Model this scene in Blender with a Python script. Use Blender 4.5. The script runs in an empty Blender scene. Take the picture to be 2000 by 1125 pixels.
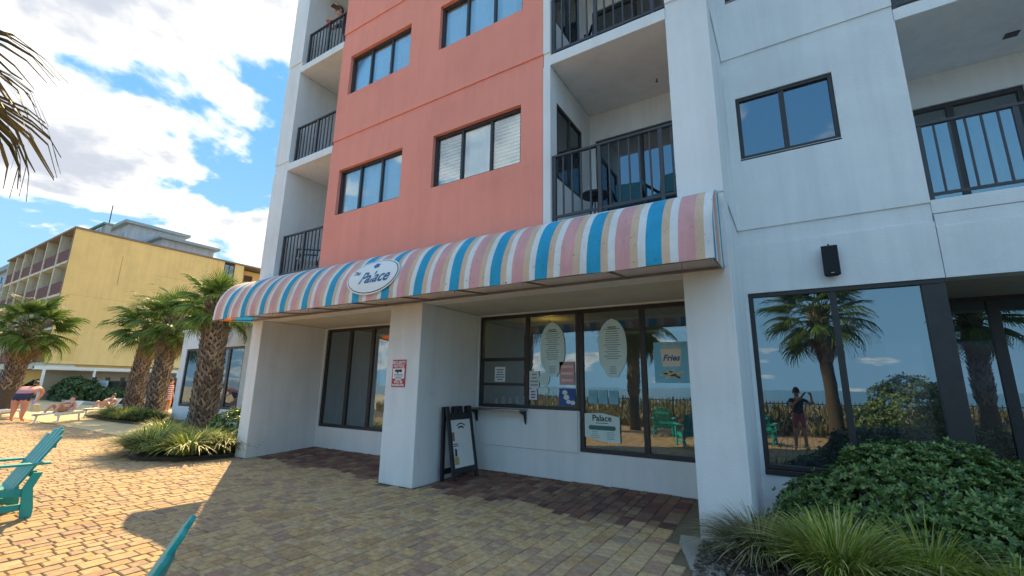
import bpy, bmesh, math, random
from mathutils import Vector, Matrix, noise as mnoise
R = math.radians
random.seed(7)
S = bpy.context.scene
COL = S.collection

# ------------------------------------------------------------------ camera
YAW, PITCH, ROLL, FL = R(32.009), R(12.359), R(0.908), 871.48
fw = Vector((-math.sin(YAW)*math.cos(PITCH), math.cos(YAW)*math.cos(PITCH), math.sin(PITCH)))
rt = Vector((math.cos(YAW), math.sin(YAW), 0)); up = rt.cross(fw)
rt2 = rt*math.cos(ROLL)+up*math.sin(ROLL); up2 = up*math.cos(ROLL)-rt*math.sin(ROLL)
cd = bpy.data.cameras.new('camera'); cam = bpy.data.objects.new('camera', cd); COL.objects.link(cam)
cam.matrix_world = Matrix(((rt2.x, up2.x, -fw.x, 0), (rt2.y, up2.y, -fw.y, 0), (rt2.z, up2.z, -fw.z, 1.6), (0, 0, 0, 1)))
cd.sensor_width = 36; cd.sensor_fit = 'HORIZONTAL'; cd.lens = FL/2000*36
cd.clip_start = 0.05; cd.clip_end = 9000
S.camera = cam

# ------------------------------------------------------------------ light
SUN = Vector((-3.45, 2.1, 2.88)).normalized()
ELEV = math.asin(SUN.z)
wd = bpy.data.worlds.new('World'); S.world = wd; wd.use_nodes = True
wn, wl = wd.node_tree.nodes, wd.node_tree.links
wn.clear()
def wnode(t, **k):
    n = wn.new(t)
    for a, b in k.items(): setattr(n, a, b)
    return n
def wmath(op, a, b=None, c=None):
    n = wnode('ShaderNodeMath', operation=op)
    for i, v in enumerate((a, b, c)):
        if v is None: continue
        if isinstance(v, (int, float)): n.inputs[i].default_value = v
        else: wl.new(v, n.inputs[i])
    return n.outputs[0]
def wrange(v, a, b, lo=0, hi=1, smooth=True):
    n = wnode('ShaderNodeMapRange'); n.interpolation_type = 'SMOOTHSTEP' if smooth else 'LINEAR'
    wl.new(v, n.inputs[0]); n.inputs[1].default_value = a; n.inputs[2].default_value = b
    n.inputs[3].default_value = lo; n.inputs[4].default_value = hi
    return n.outputs[0]
sky = wnode('ShaderNodeTexSky', sky_type='NISHITA', sun_disc=False)
sky.sun_elevation = ELEV; sky.sun_rotation = math.atan2(SUN.x, SUN.y); sky.ozone_density = 2.4; sky.dust_density = .15
tc = wnode('ShaderNodeTexCoord')
sp = wnode('ShaderNodeSeparateXYZ'); wl.new(tc.outputs['Generated'], sp.inputs[0])
zz = wmath('ADD', wmath('MAXIMUM', sp.outputs[2], 0.0), .22)
cx = wmath('DIVIDE', sp.outputs[0], zz); cy = wmath('DIVIDE', sp.outputs[1], zz)
cb = wnode('ShaderNodeCombineXYZ'); wl.new(cx, cb.inputs[0]); wl.new(cy, cb.inputs[1])
def wnoise(vec, scale, detail, rough, dist, loc):
    mp = wnode('ShaderNodeMapping'); mp.inputs['Location'].default_value = loc; wl.new(vec, mp.inputs[0])
    n = wnode('ShaderNodeTexNoise'); n.inputs['Scale'].default_value = scale; n.inputs['Detail'].default_value = detail
    n.inputs['Roughness'].default_value = rough; n.inputs['Distortion'].default_value = dist
    wl.new(mp.outputs[0], n.inputs['Vector']); return n.outputs['Fac']
CLOUD_LOC = (30.61, 8.88, 0)
dens = wnoise(cb.outputs[0], 1.7, 9, .53, .25, CLOUD_LOC)
fine = wnoise(cb.outputs[0], 7.5, 6, .55, .1, (9.1, 2.2, 0))
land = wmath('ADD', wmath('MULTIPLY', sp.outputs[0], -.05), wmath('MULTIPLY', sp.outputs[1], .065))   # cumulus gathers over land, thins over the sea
dens = wmath('ADD', dens, wmath('MULTIPLY', land, wmath('SUBTRACT', 1.25, sp.outputs[2])))  # bias eases overhead, leaving more unseen cloud there as added fill light
d2 = wmath('ADD', dens, wmath('MULTIPLY', wmath('SUBTRACT', fine, .5), .10))
alpha = wrange(d2, .512, .572)
thick = wrange(wmath('ADD', dens, wmath('MULTIPLY', wmath('SUBTRACT', fine, .5), .42)), .52, .735)
cloud = wnode('ShaderNodeMix', data_type='RGBA'); wl.new(thick, cloud.inputs[0])
cloud.inputs[6].default_value = (1.12, 1.08, 1.00, 1); cloud.inputs[7].default_value = (.50, .535, .605, 1)
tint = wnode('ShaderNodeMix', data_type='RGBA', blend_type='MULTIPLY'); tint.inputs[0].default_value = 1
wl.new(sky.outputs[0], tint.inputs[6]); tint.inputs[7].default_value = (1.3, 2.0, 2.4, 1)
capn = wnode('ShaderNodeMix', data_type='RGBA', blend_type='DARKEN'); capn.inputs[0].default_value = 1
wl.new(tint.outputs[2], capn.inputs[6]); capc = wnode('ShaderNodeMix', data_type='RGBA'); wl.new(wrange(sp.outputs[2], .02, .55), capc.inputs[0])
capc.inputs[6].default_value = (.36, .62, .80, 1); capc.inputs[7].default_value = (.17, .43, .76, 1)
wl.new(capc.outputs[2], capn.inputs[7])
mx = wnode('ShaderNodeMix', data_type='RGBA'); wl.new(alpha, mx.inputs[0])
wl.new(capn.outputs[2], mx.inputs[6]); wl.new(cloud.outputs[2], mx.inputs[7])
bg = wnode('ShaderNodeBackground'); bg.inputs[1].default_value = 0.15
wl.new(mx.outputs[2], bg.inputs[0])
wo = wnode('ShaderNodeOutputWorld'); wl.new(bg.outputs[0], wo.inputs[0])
sl = bpy.data.lights.new('sun', 'SUN'); sl.energy = 2.0; sl.angle = R(.5); sl.color = (.51, .375, .185)
so = bpy.data.objects.new('sun', sl); COL.objects.link(so); so.rotation_euler = (-SUN).to_track_quat('-Z', 'Y').to_euler()
so.location = (-30, 20, 30)
S.view_settings.view_transform = 'Standard'; S.view_settings.look = 'None'; S.view_settings.gamma = 1
S.view_settings.use_curve_mapping = False; S.view_settings.exposure = 3.2
S.cycles.max_bounces = 5; S.cycles.diffuse_bounces = 3; S.cycles.glossy_bounces = 3; S.cycles.transparent_max_bounces = 7; S.cycles.use_denoising = True

# ------------------------------------------------------------------ materials
MATS = {}
def nt(name):
    m = bpy.data.materials.new(name); m.use_nodes = True; t = m.node_tree
    b = t.nodes['Principled BSDF']; return m, t.nodes, t.links, b
def noise_node(N, L, scale, detail=5, rough=.6, co='Object', stretch=None):
    tcn = N.new('ShaderNodeTexCoord'); src = tcn.outputs[co]
    if stretch:
        mp = N.new('ShaderNodeMapping'); mp.inputs['Scale'].default_value = stretch; L.new(src, mp.inputs[0]); src = mp.outputs[0]
    n = N.new('ShaderNodeTexNoise'); n.inputs['Scale'].default_value = scale; n.inputs['Detail'].default_value = detail
    n.inputs['Roughness'].default_value = rough; L.new(src, n.inputs['Vector']); return n.outputs['Fac']
def ramp(N, L, fac, stops):
    r = N.new('ShaderNodeValToRGB'); L.new(fac, r.inputs[0]); e = r.color_ramp.elements
    e[0].position, e[0].color = stops[0][0], (*stops[0][1], 1); e[1].position, e[1].color = stops[-1][0], (*stops[-1][1], 1)
    for p, c in stops[1:-1]:
        q = e.new(p); q.color = (*c, 1)
    return r.outputs[0]
def mul(c, k): return tuple(min(1, x*k) for x in c)
def mat(name, c, rough=.7, var=.10, scale=1.5, bump=.0, bscale=80, metal=0, stretch=None, spec=.5, sheen=0, trans=0):
    if name in MATS: return MATS[name]
    m, N, L, b = nt(name)
    f = noise_node(N, L, scale, 6, .65, 'Object', stretch)
    L.new(ramp(N, L, f, [(.25, mul(c, 1-var)), (.5, c), (.78, mul(c, 1+var))]), b.inputs['Base Color'])
    b.inputs['Roughness'].default_value = rough; b.inputs['Metallic'].default_value = metal
    b.inputs['Specular IOR Level'].default_value = spec
    if bump:
        bn = N.new('ShaderNodeBump'); bn.inputs['Strength'].default_value = bump; bn.inputs['Distance'].default_value = .02
        L.new(noise_node(N, L, bscale, 4, .6), bn.inputs['Height']); L.new(bn.outputs[0], b.inputs['Normal'])
    if trans:
        tr = N.new('ShaderNodeBsdfTranslucent'); tr.inputs[0].default_value = (*mul(c, 1.2), 1)
        ms = N.new('ShaderNodeMixShader'); ms.inputs[0].default_value = trans
        L.new(b.outputs[0], ms.inputs[1]); L.new(tr.outputs[0], ms.inputs[2])
        L.new(ms.outputs[0], N['Material Output'].inputs[0])
    MATS[name] = m; return m
def stucco(name, c, streak=.045):
    m, N, L, b = nt(name)
    f = noise_node(N, L, .55, 7, .62)
    base = ramp(N, L, f, [(.28, mul(c, .90)), (.5, c), (.75, mul(c, 1.06))])
    s = noise_node(N, L, 1.0, 6, .7, 'Object', (3.2, 3.2, .22))
    sr = ramp(N, L, s, [(.38, (1-streak*1.6, 1-streak*1.5, 1-streak*1.4)), (.56, (1, 1, 1))])
    x = N.new('ShaderNodeMix'); x.data_type = 'RGBA'; x.blend_type = 'MULTIPLY'; x.inputs[0].default_value = 1
    L.new(base, x.inputs[6]); L.new(sr, x.inputs[7]); L.new(x.outputs[2], b.inputs['Base Color'])
    b.inputs['Roughness'].default_value = .82; b.inputs['Specular IOR Level'].default_value = .3
    bn = N.new('ShaderNodeBump'); bn.inputs['Strength'].default_value = .35; bn.inputs['Distance'].default_value = .012
    h1 = noise_node(N, L, 55, 4, .6); h2 = noise_node(N, L, 2.2, 3, .5)
    ad = N.new('ShaderNodeMath'); ad.operation = 'MULTIPLY_ADD'; ad.inputs[1].default_value = 3.0
    L.new(h2, ad.inputs[0]); L.new(h1, ad.inputs[2]); L.new(ad.outputs[0], bn.inputs['Height']); L.new(bn.outputs[0], b.inputs['Normal'])
    MATS[name] = m; return m
def varied(name, stops, rough=.7, trans=0, bump=0, bscale=40, spec=.4, mott=.12):
    """colour differs from piece to piece (loose islands and objects)"""
    m, N, L, b = nt(name)
    g = N.new('ShaderNodeNewGeometry'); oi = N.new('ShaderNodeObjectInfo')
    ad = N.new('ShaderNodeMath'); ad.operation = 'MULTIPLY_ADD'; ad.inputs[1].default_value = 7.31
    L.new(oi.outputs['Random'], ad.inputs[0]); L.new(g.outputs['Random Per Island'], ad.inputs[2])
    fr = N.new('ShaderNodeMath'); fr.operation = 'FRACT'; L.new(ad.outputs[0], fr.inputs[0])
    col = ramp(N, L, fr.outputs[0], stops)
    f = noise_node(N, L, 14, 6, .7)
    sr = ramp(N, L, f, [(.3, (1-mott*1.6,)*3), (.7, (1+mott*.2,)*3)])
    x = N.new('ShaderNodeMix'); x.data_type = 'RGBA'; x.blend_type = 'MULTIPLY'; x.inputs[0].default_value = 1
    L.new(col, x.inputs[6]); L.new(sr, x.inputs[7]); L.new(x.outputs[2], b.inputs['Base Color'])
    b.inputs['Roughness'].default_value = rough; b.inputs['Specular IOR Level'].default_value = spec
    if bump:
        bn = N.new('ShaderNodeBump'); bn.inputs['Strength'].default_value = bump; bn.inputs['Distance'].default_value = .006
        L.new(noise_node(N, L, bscale, 5, .65), bn.inputs['Height']); L.new(bn.outputs[0], b.inputs['Normal'])
    if trans:
        tr = N.new('ShaderNodeBsdfTranslucent'); L.new(x.outputs[2], tr.inputs[0])
        ms = N.new('ShaderNodeMixShader'); ms.inputs[0].default_value = trans
        L.new(b.outputs[0], ms.inputs[1]); L.new(tr.outputs[0], ms.inputs[2]); L.new(ms.outputs[0], N['Material Output'].inputs[0])
    MATS[name] = m; return m
def glass(name, refl, tcol, gcol=(.9, .95, 1), wob=.0):
    m, N, L, b = nt(name); N.remove(b)
    tr = N.new('ShaderNodeBsdfTransparent'); tr.inputs[0].default_value = (*tcol, 1)
    gl = N.new('ShaderNodeBsdfGlossy'); gl.inputs['Roughness'].default_value = .012; gl.inputs[0].default_value = (*gcol, 1)
    lw = N.new('ShaderNodeLayerWeight'); lw.inputs[0].default_value = .12
    mr = N.new('ShaderNodeMapRange'); L.new(lw.outputs['Fresnel'], mr.inputs[0]); mr.inputs[3].default_value = refl; mr.inputs[4].default_value = 1
    bn = N.new('ShaderNodeBump'); bn.inputs['Strength'].default_value = .10; bn.inputs['Distance'].default_value = .012
    L.new(noise_node(N, L, 1.3, 2, .5), bn.inputs['Height']); L.new(bn.outputs[0], gl.inputs['Normal'])
    ms = N.new('ShaderNodeMixShader'); L.new(mr.outputs[0], ms.inputs[0]); L.new(tr.outputs[0], ms.inputs[1]); L.new(gl.outputs[0], ms.inputs[2])
    df = N.new('ShaderNodeBsdfDiffuse'); df.inputs[0].default_value = (.30, .34, .38, 1)
    dm_ = N.new('ShaderNodeMixShader'); f2 = N.new('ShaderNodeMapRange'); L.new(noise_node(N, L, 2.2, 5, .65, 'Object', (1, 1, .35)), f2.inputs[0])
    f2.inputs[1].default_value = .35; f2.inputs[2].default_value = .75; f2.inputs[3].default_value = wob*.5; f2.inputs[4].default_value = wob*2.2
    L.new(f2.outputs[0], dm_.inputs[0]); L.new(ms.outputs[0], dm_.inputs[1]); L.new(df.outputs[0], dm_.inputs[2])
    L.new(dm_.outputs[0], N['Material Output'].inputs[0]); MATS[name] = m; return m
def emis(name, c, s):
    m, N, L, b = nt(name); b.inputs['Emission Color'].default_value = (*c, 1); b.inputs['Emission Strength'].default_value = s
    b.inputs['Base Color'].default_value = (*c, 1); MATS[name] = m; return m

WHITE = stucco('white_stucco', (.82, .84, .85))
CORAL = stucco('coral_stucco', (.92, .335, .255), .035)
YELLOW = stucco('yellow_stucco', (.88, .61, .25), .04)
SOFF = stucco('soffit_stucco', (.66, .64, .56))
FRAME = mat('bronze_frame', (.035, .032, .034), .45, .25, 8, .05, 60)
BLACK = mat('black_metal', (.018, .02, .026), .45, .25, 6, .05, 60)
RAILM = mat('railing_metal', (.05, .048, .055), .42, .25, 6, .05, 50)
GLASS_UP = glass('window_glass', .20, (.88, .95, .98), (.85, .95, 1), .03)
GLASS_ST = glass('storefront_glass', .20, (.80, .85, .87), (.78, .92, 1), .05)
GLASS_DK = glass('tinted_glass', .27, (.12, .14, .17), (.72, .88, 1), .05)
CURT = mat('sheer_curtain', (.86, .88, .88), .9, .08, 5, .2, 8, stretch=(9, 9, .6))
BLIND = mat('blind_slat', (.78, .78, .76), .6, .05)
DARK = mat('dark_interior', (.05, .05, .055), .9, .2, 3)
INT_W = mat('interior_wall', (.15, .16, .17), .85, .06, 1)
INT_F = mat('interior_floor', (.16, .14, .12), .6, .15, 2)
TILE = mat('ceiling_tile', (.30, .29, .28), .9, .06, 5)
CONC = mat('concrete', (.40, .375, .33), .85, .14, 3, .3, 40)
PLASTIC_W = mat('white_plastic', (.80, .80, .78), .4, .05, 4)
TEAL = mat('teal_poly', (.012, .38, .375), .42, .14, 7, .12, 30, stretch=(1, 1, 1))
SKIN = mat('skin', (.60, .31, .21), .55, .08, 6)
HAIR = mat('hair', (.07, .045, .03), .6, .2, 20)

# ------------------------------------------------------------------ mesh helpers
class MB:
    def __init__(s): s.v, s.f, s.m = [], [], []
    def add(s, vs, fs, mi=0):
        o = len(s.v); s.v += [tuple(x) for x in vs]; s.f += [tuple(i+o for i in f) for f in fs]; s.m += [mi]*len(fs); return s
    def box(s, x0, x1, y0, y1, z0, z1, mi=0):
        return s.add([(x0, y0, z0), (x1, y0, z0), (x1, y1, z0), (x0, y1, z0), (x0, y0, z1), (x1, y0, z1), (x1, y1, z1), (x0, y1, z1)],
                     [(0, 3, 2, 1), (4, 5, 6, 7), (0, 1, 5, 4), (1, 2, 6, 5), (2, 3, 7, 6), (3, 0, 4, 7)], mi)
    def bar(s, a, b, w, h, upv=(0, 0, 1), mi=0, w2=None, h2=None):
        a, b = Vector(a), Vector(b); d = (b-a).normalized(); u = Vector(upv); r = d.cross(u)
        if r.length < 1e-4: r = d.cross(Vector((1, 0, 0)))
        r.normalize(); u = r.cross(d); w2 = w if w2 is None else w2; h2 = h if h2 is None else h2
        vs = [a-r*w/2-u*h/2, a+r*w/2-u*h/2, a+r*w/2+u*h/2, a-r*w/2+u*h/2, b-r*w2/2-u*h2/2, b+r*w2/2-u*h2/2, b+r*w2/2+u*h2/2, b-r*w2/2+u*h2/2]
        return s.add(vs, [(0, 3, 2, 1), (4, 5, 6, 7), (0, 1, 5, 4), (1, 2, 6, 5), (2, 3, 7, 6), (3, 0, 4, 7)], mi)
    def tube(s, pts, r, n=8, mi=0, cap=True):
        pts = [Vector(p) for p in pts]; rs = r if isinstance(r, (list, tuple)) else [r]*len(pts); vs, fs = [], []
        t0 = (pts[1]-pts[0]).normalized(); u = t0.cross(Vector((0, 0, 1)))
        if u.length < 1e-3: u = t0.cross(Vector((1, 0, 0)))
        u.normalize()
        for i, p in enumerate(pts):
            t = (pts[min(i+1, len(pts)-1)]-pts[max(i-1, 0)]).normalized(); u = (u-t*u.dot(t)).normalized(); w = t.cross(u)
            for k in range(n):
                a = 2*math.pi*k/n; vs.append(p+(u*math.cos(a)+w*math.sin(a))*rs[i])
        for i in range(len(pts)-1):
            for k in range(n):
                fs.append((i*n+k, i*n+(k+1) % n, (i+1)*n+(k+1) % n, (i+1)*n+k))
        if cap: fs += [tuple(range(n-1, -1, -1)), tuple((len(pts)-1)*n+k for k in range(n))]
        return s.add(vs, fs, mi)
    def prism(s, poly, fn0, fn1, mi=0):
        n = len(poly); vs = [fn0(*p) for p in poly]+[fn1(*p) for p in poly]
        return s.add(vs, [tuple(range(n)), tuple(range(2*n-1, n-1, -1))]+[(i, i+n, (i+1) % n+n, (i+1) % n) for i in range(n)], mi)
    def ellipsoid(s, c, r, nu=14, nv=9, mi=0, bump=0, seed=0):
        vs, fs = [], []
        for j in range(nv+1):
            t = math.pi*j/nv
            for i in range(nu):
                a = 2*math.pi*i/nu; d = Vector((math.sin(t)*math.cos(a), math.sin(t)*math.sin(a), math.cos(t)))
                k = 1+bump*mnoise.noise(d*1.7+Vector((seed, seed*2, 0))) if bump else 1
                vs.append((c[0]+d.x*r[0]*k, c[1]+d.y*r[1]*k, c[2]+d.z*r[2]*k))
        for j in range(nv):
            for i in range(nu): fs.append((j*nu+i, (j+1)*nu+i, (j+1)*nu+(i+1) % nu, j*nu+(i+1) % nu))
        return s.add(vs, fs, mi)
    def mesh(s, name, mats, smooth=False, fix=True):
        me = bpy.data.meshes.new(name); me.from_pydata(s.v, [], s.f)
        for m in (mats if isinstance(mats, (list, tuple)) else [mats]): me.materials.append(m)
        me.polygons.foreach_set('material_index', s.m)
        if smooth: me.polygons.foreach_set('use_smooth', [True]*len(s.f))
        if fix and len(s.f) < 60000:
            bm = bmesh.new(); bm.from_mesh(me); bmesh.ops.recalc_face_normals(bm, faces=bm.faces); bm.to_mesh(me); bm.free()
        me.update(); return me
    def build(s, name, mats, parent=None, smooth=False, bevel=0, fix=True):
        return link(name, s.mesh(name, mats, smooth, fix), parent, bevel)
def link(name, me, parent=None, bevel=0, loc=None):
    o = bpy.data.objects.new(name, me); COL.objects.link(o)
    if parent:
        o.parent = parent
        o.matrix_parent_inverse = parent.matrix_basis.inverted() if parent.parent is None else (parent.parent.matrix_basis @ parent.matrix_parent_inverse @ parent.matrix_basis).inverted()
    if loc is not None: o.location = loc
    if bevel:
        b = o.modifiers.new('bevel', 'BEVEL'); b.width = bevel; b.segments = 2; b.limit_method = 'ANGLE'; b.angle_limit = R(40)
    return o
def tag(o, label, cat, group=None, kind=None):
    if label: o['label'] = label
    if cat: o['category'] = cat
    if group: o['group'] = group
    if kind: o['kind'] = kind
    return o
def thing(name, label, cat, loc=(0, 0, 0), rotz=0, group=None):
    o = bpy.data.objects.new(name, None); COL.objects.link(o); o.empty_display_size = .2
    o.location = loc; o.rotation_euler = (0, 0, rotz)
    o.matrix_basis = Matrix.Translation(Vector(loc)) @ Matrix.Rotation(rotz, 4, 'Z')
    return tag(o, label, cat, group)
def local(o):            # children built in the parent's own coordinates
    o['_l'] = 1; return o
def lpart(name, mb, mats, parent, smooth=False, bevel=0):
    me = mb if isinstance(mb, bpy.types.Mesh) else mb.mesh(name, mats, smooth)
    o = bpy.data.objects.new(name, me); COL.objects.link(o); o.parent = parent
    if bevel:
        b = o.modifiers.new('bevel', 'BEVEL'); b.width = bevel; b.segments = 2; b.limit_method = 'ANGLE'; b.angle_limit = R(40)
    return o
def copy_tree(o, parent=None):
    c = o.copy(); COL.objects.link(c); c.parent = parent
    for ch in list(o.children): copy_tree(ch, c)
    return c
def struct(o): o['kind'] = 'structure'; return o
def text_mesh(body, size, mats, shear=0, bold=0, align='CENTER', spacing=1):
    cu = bpy.data.curves.new('lettering', 'FONT'); cu.body = body; cu.size = size; cu.shear = shear; cu.align_x = align; cu.align_y = 'CENTER'
    cu.offset = bold; cu.space_character = spacing; cu.resolution_u = 3
    o = bpy.data.objects.new('lettering', cu); COL.objects.link(o)
    dg = bpy.context.evaluated_depsgraph_get(); me = bpy.data.meshes.new_from_object(o.evaluated_get(dg))
    bpy.data.objects.remove(o); me.materials.clear(); me.materials.append(mats); return me
def front_text(body, size, m, x, y, z, parent, shear=0, bold=0, rotz=0, spacing=1):
    """lettering standing upright, read from the -Y side, at world x, y, z"""
    me = text_mesh(body, size, m, shear, bold, spacing=spacing)
    me.transform(Matrix.Translation((x, y, z)) @ Matrix.Rotation(rotz, 4, 'Z') @ Matrix.Rotation(R(90), 4, 'X'))
    return link('lettering', me, parent)
def holes_wall(x0, x1, z0, z1, y0, y1, holes):
    """wall slab between y0 (front) and y1 (back) with rectangular openings (a,b,c,d) = x0,x1,z0,z1"""
    xs = sorted({x0, x1, *[h[0] for h in holes], *[h[1] for h in holes]}); zs = sorted({z0, z1, *[h[2] for h in holes], *[h[3] for h in holes]})
    xs = [x for x in xs if x0-1e-6 <= x <= x1+1e-6]; zs = [z for z in zs if z0-1e-6 <= z <= z1+1e-6]
    b = MB(); bm_v = {}
    def V(x, y, z):
        k = (round(x, 4), round(y, 4), round(z, 4))
        if k not in bm_v: bm_v[k] = len(b.v); b.v.append(k)
        return bm_v[k]
    solid = {}
    for i in range(len(xs)-1):
        for j in range(len(zs)-1):
            mx_, mz = (xs[i]+xs[i+1])/2, (zs[j]+zs[j+1])/2
            solid[i, j] = not any(h[0] < mx_ < h[1] and h[2] < mz < h[3] for h in holes)
    for (i, j), sd in solid.items():
        if not sd: continue
        a, c, e, g = xs[i], xs[i+1], zs[j], zs[j+1]
        b.f.append((V(a, y0, e), V(c, y0, e), V(c, y0, g), V(a, y0, g))); b.f.append((V(a, y1, e), V(a, y1, g), V(c, y1, g), V(c, y1, e)))
        if not solid.get((i-1, j)): b.f.append((V(a, y0, e), V(a, y0, g), V(a, y1, g), V(a, y1, e)))
        if not solid.get((i+1, j)): b.f.append((V(c, y0, e), V(c, y1, e), V(c, y1, g), V(c, y0, g)))
        if not solid.get((i, j-1)): b.f.append((V(a, y0, e), V(a, y1, e), V(c, y1, e), V(c, y0, e)))
        if not solid.get((i, j+1)): b.f.append((V(a, y0, g), V(c, y0, g), V(c, y1, g), V(a, y1, g)))
    b.m = [0]*len(b.f); return b

# ------------------------------------------------------------------ ground
def ground_z(x, y):
    return 0.05*max(0.0, min(1.7, y-5.6)) if -10.2 < x < -1 else 0.0
struct(MB().add([(-4000, -4000, -.35), (4000, -4000, -.35), (4000, 4000, -.35), (-4000, 4000, -.35)], [(0, 1, 2, 3)])
       .build('terrain', mat('far_land', (.30, .27, .20), .95, .2, .02)))
SAND = mat('sand', (.52, .44, .32), .95, .14, .8, .5, 25)
sb = MB()
NX, NY = 60, 26
for j in range(NY+1):
    for i in range(NX+1):
        x = -70+130*i/NX; y = -6.2-44*j/NY
        z = -.02+(.75*math.exp(-((y+10)/2.6)**2)+.25*mnoise.noise(Vector((x*.35, y*.35, 0)))*math.exp(-((y+10)/4)**2))*min(1, (-6.2-y)/2) - max(0, (-18-y))*.035
        sb.v.append((x, y, z))
for j in range(NY):
    for i in range(NX):
        a = j*(NX+1)+i; sb.f.append((a, a+1, a+NX+2, a+NX+1)); sb.m.append(0)
struct(sb.build('beach_sand', SAND, smooth=True))
OCEAN = mat('ocean_water', (.03, .10, .12), .18, .2, .05, .6, 1.2)
struct(MB().add([(-5000, -42, -.33), (5000, -42, -.33), (5000, -7000, -.33), (-5000, -7000, -.33)], [(0, 1, 2, 3)]).build('ocean', OCEAN))

# paving: random-length courses of concrete pavers
PAV_OUT = varied('faded_paver', [(0, (.50, .305, .16)), (.16, (.64, .415, .205)), (.36, (.68, .46, .24)), (.54, (.60, .41, .24)), (.66, (.44, .29, .20)), (.80, (.70, .48, .26)), (.92, (.54, .375, .235)), (1, (.48, .27, .185))], .85, 0, .6, 60, .3, .30)
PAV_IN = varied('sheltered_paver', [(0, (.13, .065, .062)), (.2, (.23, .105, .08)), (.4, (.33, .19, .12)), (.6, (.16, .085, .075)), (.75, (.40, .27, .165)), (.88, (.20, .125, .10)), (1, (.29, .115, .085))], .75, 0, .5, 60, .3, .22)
JOINT = mat('joint_sand', (.17, .13, .085), .95, .2, 6)
pavement = struct(MB().box(-34, 6, -6.2, 5.6, -.3, -.012).build('pavement', JOINT))
ff = MB().add([(-10.2, 5.6, -.012), (-1.0, 5.6, -.012), (-1.0, 7.3, .073), (-10.2, 7.3, .073)], [(0, 1, 2, 3)])
ff.build('recess_bedding', JOINT, pavement)
far_mat = mat('distant_paving', (.62, .47, .26), .9, .16, 1.2, .2, 8)
struct(MB().box(-75, -34.0, -12, 16, -.3, -.012).build('pool_deck', far_mat))
struct(MB().box(-34, -22.2, 5.6, 16, -.3, -.0115).build('pool_path', far_mat))
struct(MB().box(-22.2, -10.2, 5.6, 8.95, -.3, -.0125).build('patio_base', far_mat))
cam_xy = Vector((0, 0))
def inside_bed(x, y):
    # left planting bed
    if -17.6 < x < -10.4 and y > 4.15+max(0, (-12.2-x))*.42+max(0, x+11.2)*.9 and y < 9: return True
    if -27 < x < -20.3 and 7.15 < y < 10: return True
    # right planting bed behind the concrete edging
    if y > 2.0 and x > -1.28+max(0, 5.45-y)*.28: return True
    if y > 5.5 and (x < -10.1 or x > -1.0): return x > -17.6 or x > -1.0
    return False
pieces = []
rnd = random.Random(11)
x = -33.8
while x < 5.9:
    w = rnd.choice((.145, .145, .145, .11, .19))
    y = -6.1+rnd.random()*.2
    while y < 7.2:
        l = rnd.choice((.11, .145, .145, .21, .21))
        if y+l > 7.22: l = 7.22-y
        cx_, cy_ = x+w/2, y+l/2
        ok = l > .05 and not inside_bed(cx_, cy_) and not (cy_ > 5.5 and (-6.1 < cx_ < -5.18 or cx_ < -10.1)) 
        if cy_ < -1.2 and abs(cx_) > 14: ok = False
        if cx_ < -22 and cy_ < 0.2: ok = False
        if ok: pieces.append((x, y, w, l, rnd.uniform(-.003, .004), rnd.uniform(-.012, .012), rnd.uniform(-.012, .012)))
        y += l
    x += w
def paver_geo(w, l):
    g, bz = .0045, .007; x0, x1, y0, y1 = -w/2+g, w/2-g, -l/2+g, l/2-g
    vs = [(x0, y0, -.03), (x1, y0, -.03), (x1, y1, -.03), (x0, y1, -.03), (x0, y0, -bz), (x1, y0, -bz), (x1, y1, -bz), (x0, y1, -bz),
          (x0+bz, y0+bz, 0), (x1-bz, y0+bz, 0), (x1-bz, y1-bz, 0), (x0+bz, y1-bz, 0)]
    fs = [(8, 9, 10, 11)]+[(i, (i+1) % 4, 4+(i+1) % 4, 4+i) for i in range(4)]+[(4+i, 4+(i+1) % 4, 8+(i+1) % 4, 8+i) for i in range(4)]
    return vs, fs
def in_view(px, py):
    d = Vector((px, py, 0))-Vector((0, 0, 1.6)); z = d.dot(fw)
    if z < .3: return False
    return abs(d.dot(rt2)/z) < 1000/FL+.02 and abs(d.dot(up2)/z) < 562/FL+.02
vis = sorted([p for p in pieces if in_view(p[0]+p[2]/2, p[1]+p[3]/2)], key=lambda p: (p[0]+p[2]/2)**2+(p[1]+p[3]/2)**2)
near = set(vis[:300]); pcache = {}
bulk = MB(); bulk_in = MB()
for p in pieces:
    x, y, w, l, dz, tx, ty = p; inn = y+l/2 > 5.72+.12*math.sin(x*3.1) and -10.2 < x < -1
    vs, fs = paver_geo(w, l); z = ground_z(x, y+l/2)
    if p in near:
        k = (w, round(l, 3), inn)
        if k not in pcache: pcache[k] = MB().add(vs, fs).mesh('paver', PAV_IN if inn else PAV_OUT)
        o = bpy.data.objects.new('paver', pcache[k]); COL.objects.link(o); o.parent = pavement
        o.location = (x+w/2, y+l/2, z+dz); o.rotation_euler = (tx, ty, 0)
    else:
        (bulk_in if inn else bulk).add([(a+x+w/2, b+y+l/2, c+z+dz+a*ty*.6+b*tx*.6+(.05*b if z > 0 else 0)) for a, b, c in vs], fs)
for b, m in ((bulk, PAV_OUT), (bulk_in, PAV_IN)):
    o = b.build('paver_field', m, pavement, fix=False); o['kind'] = 'stuff'
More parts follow.
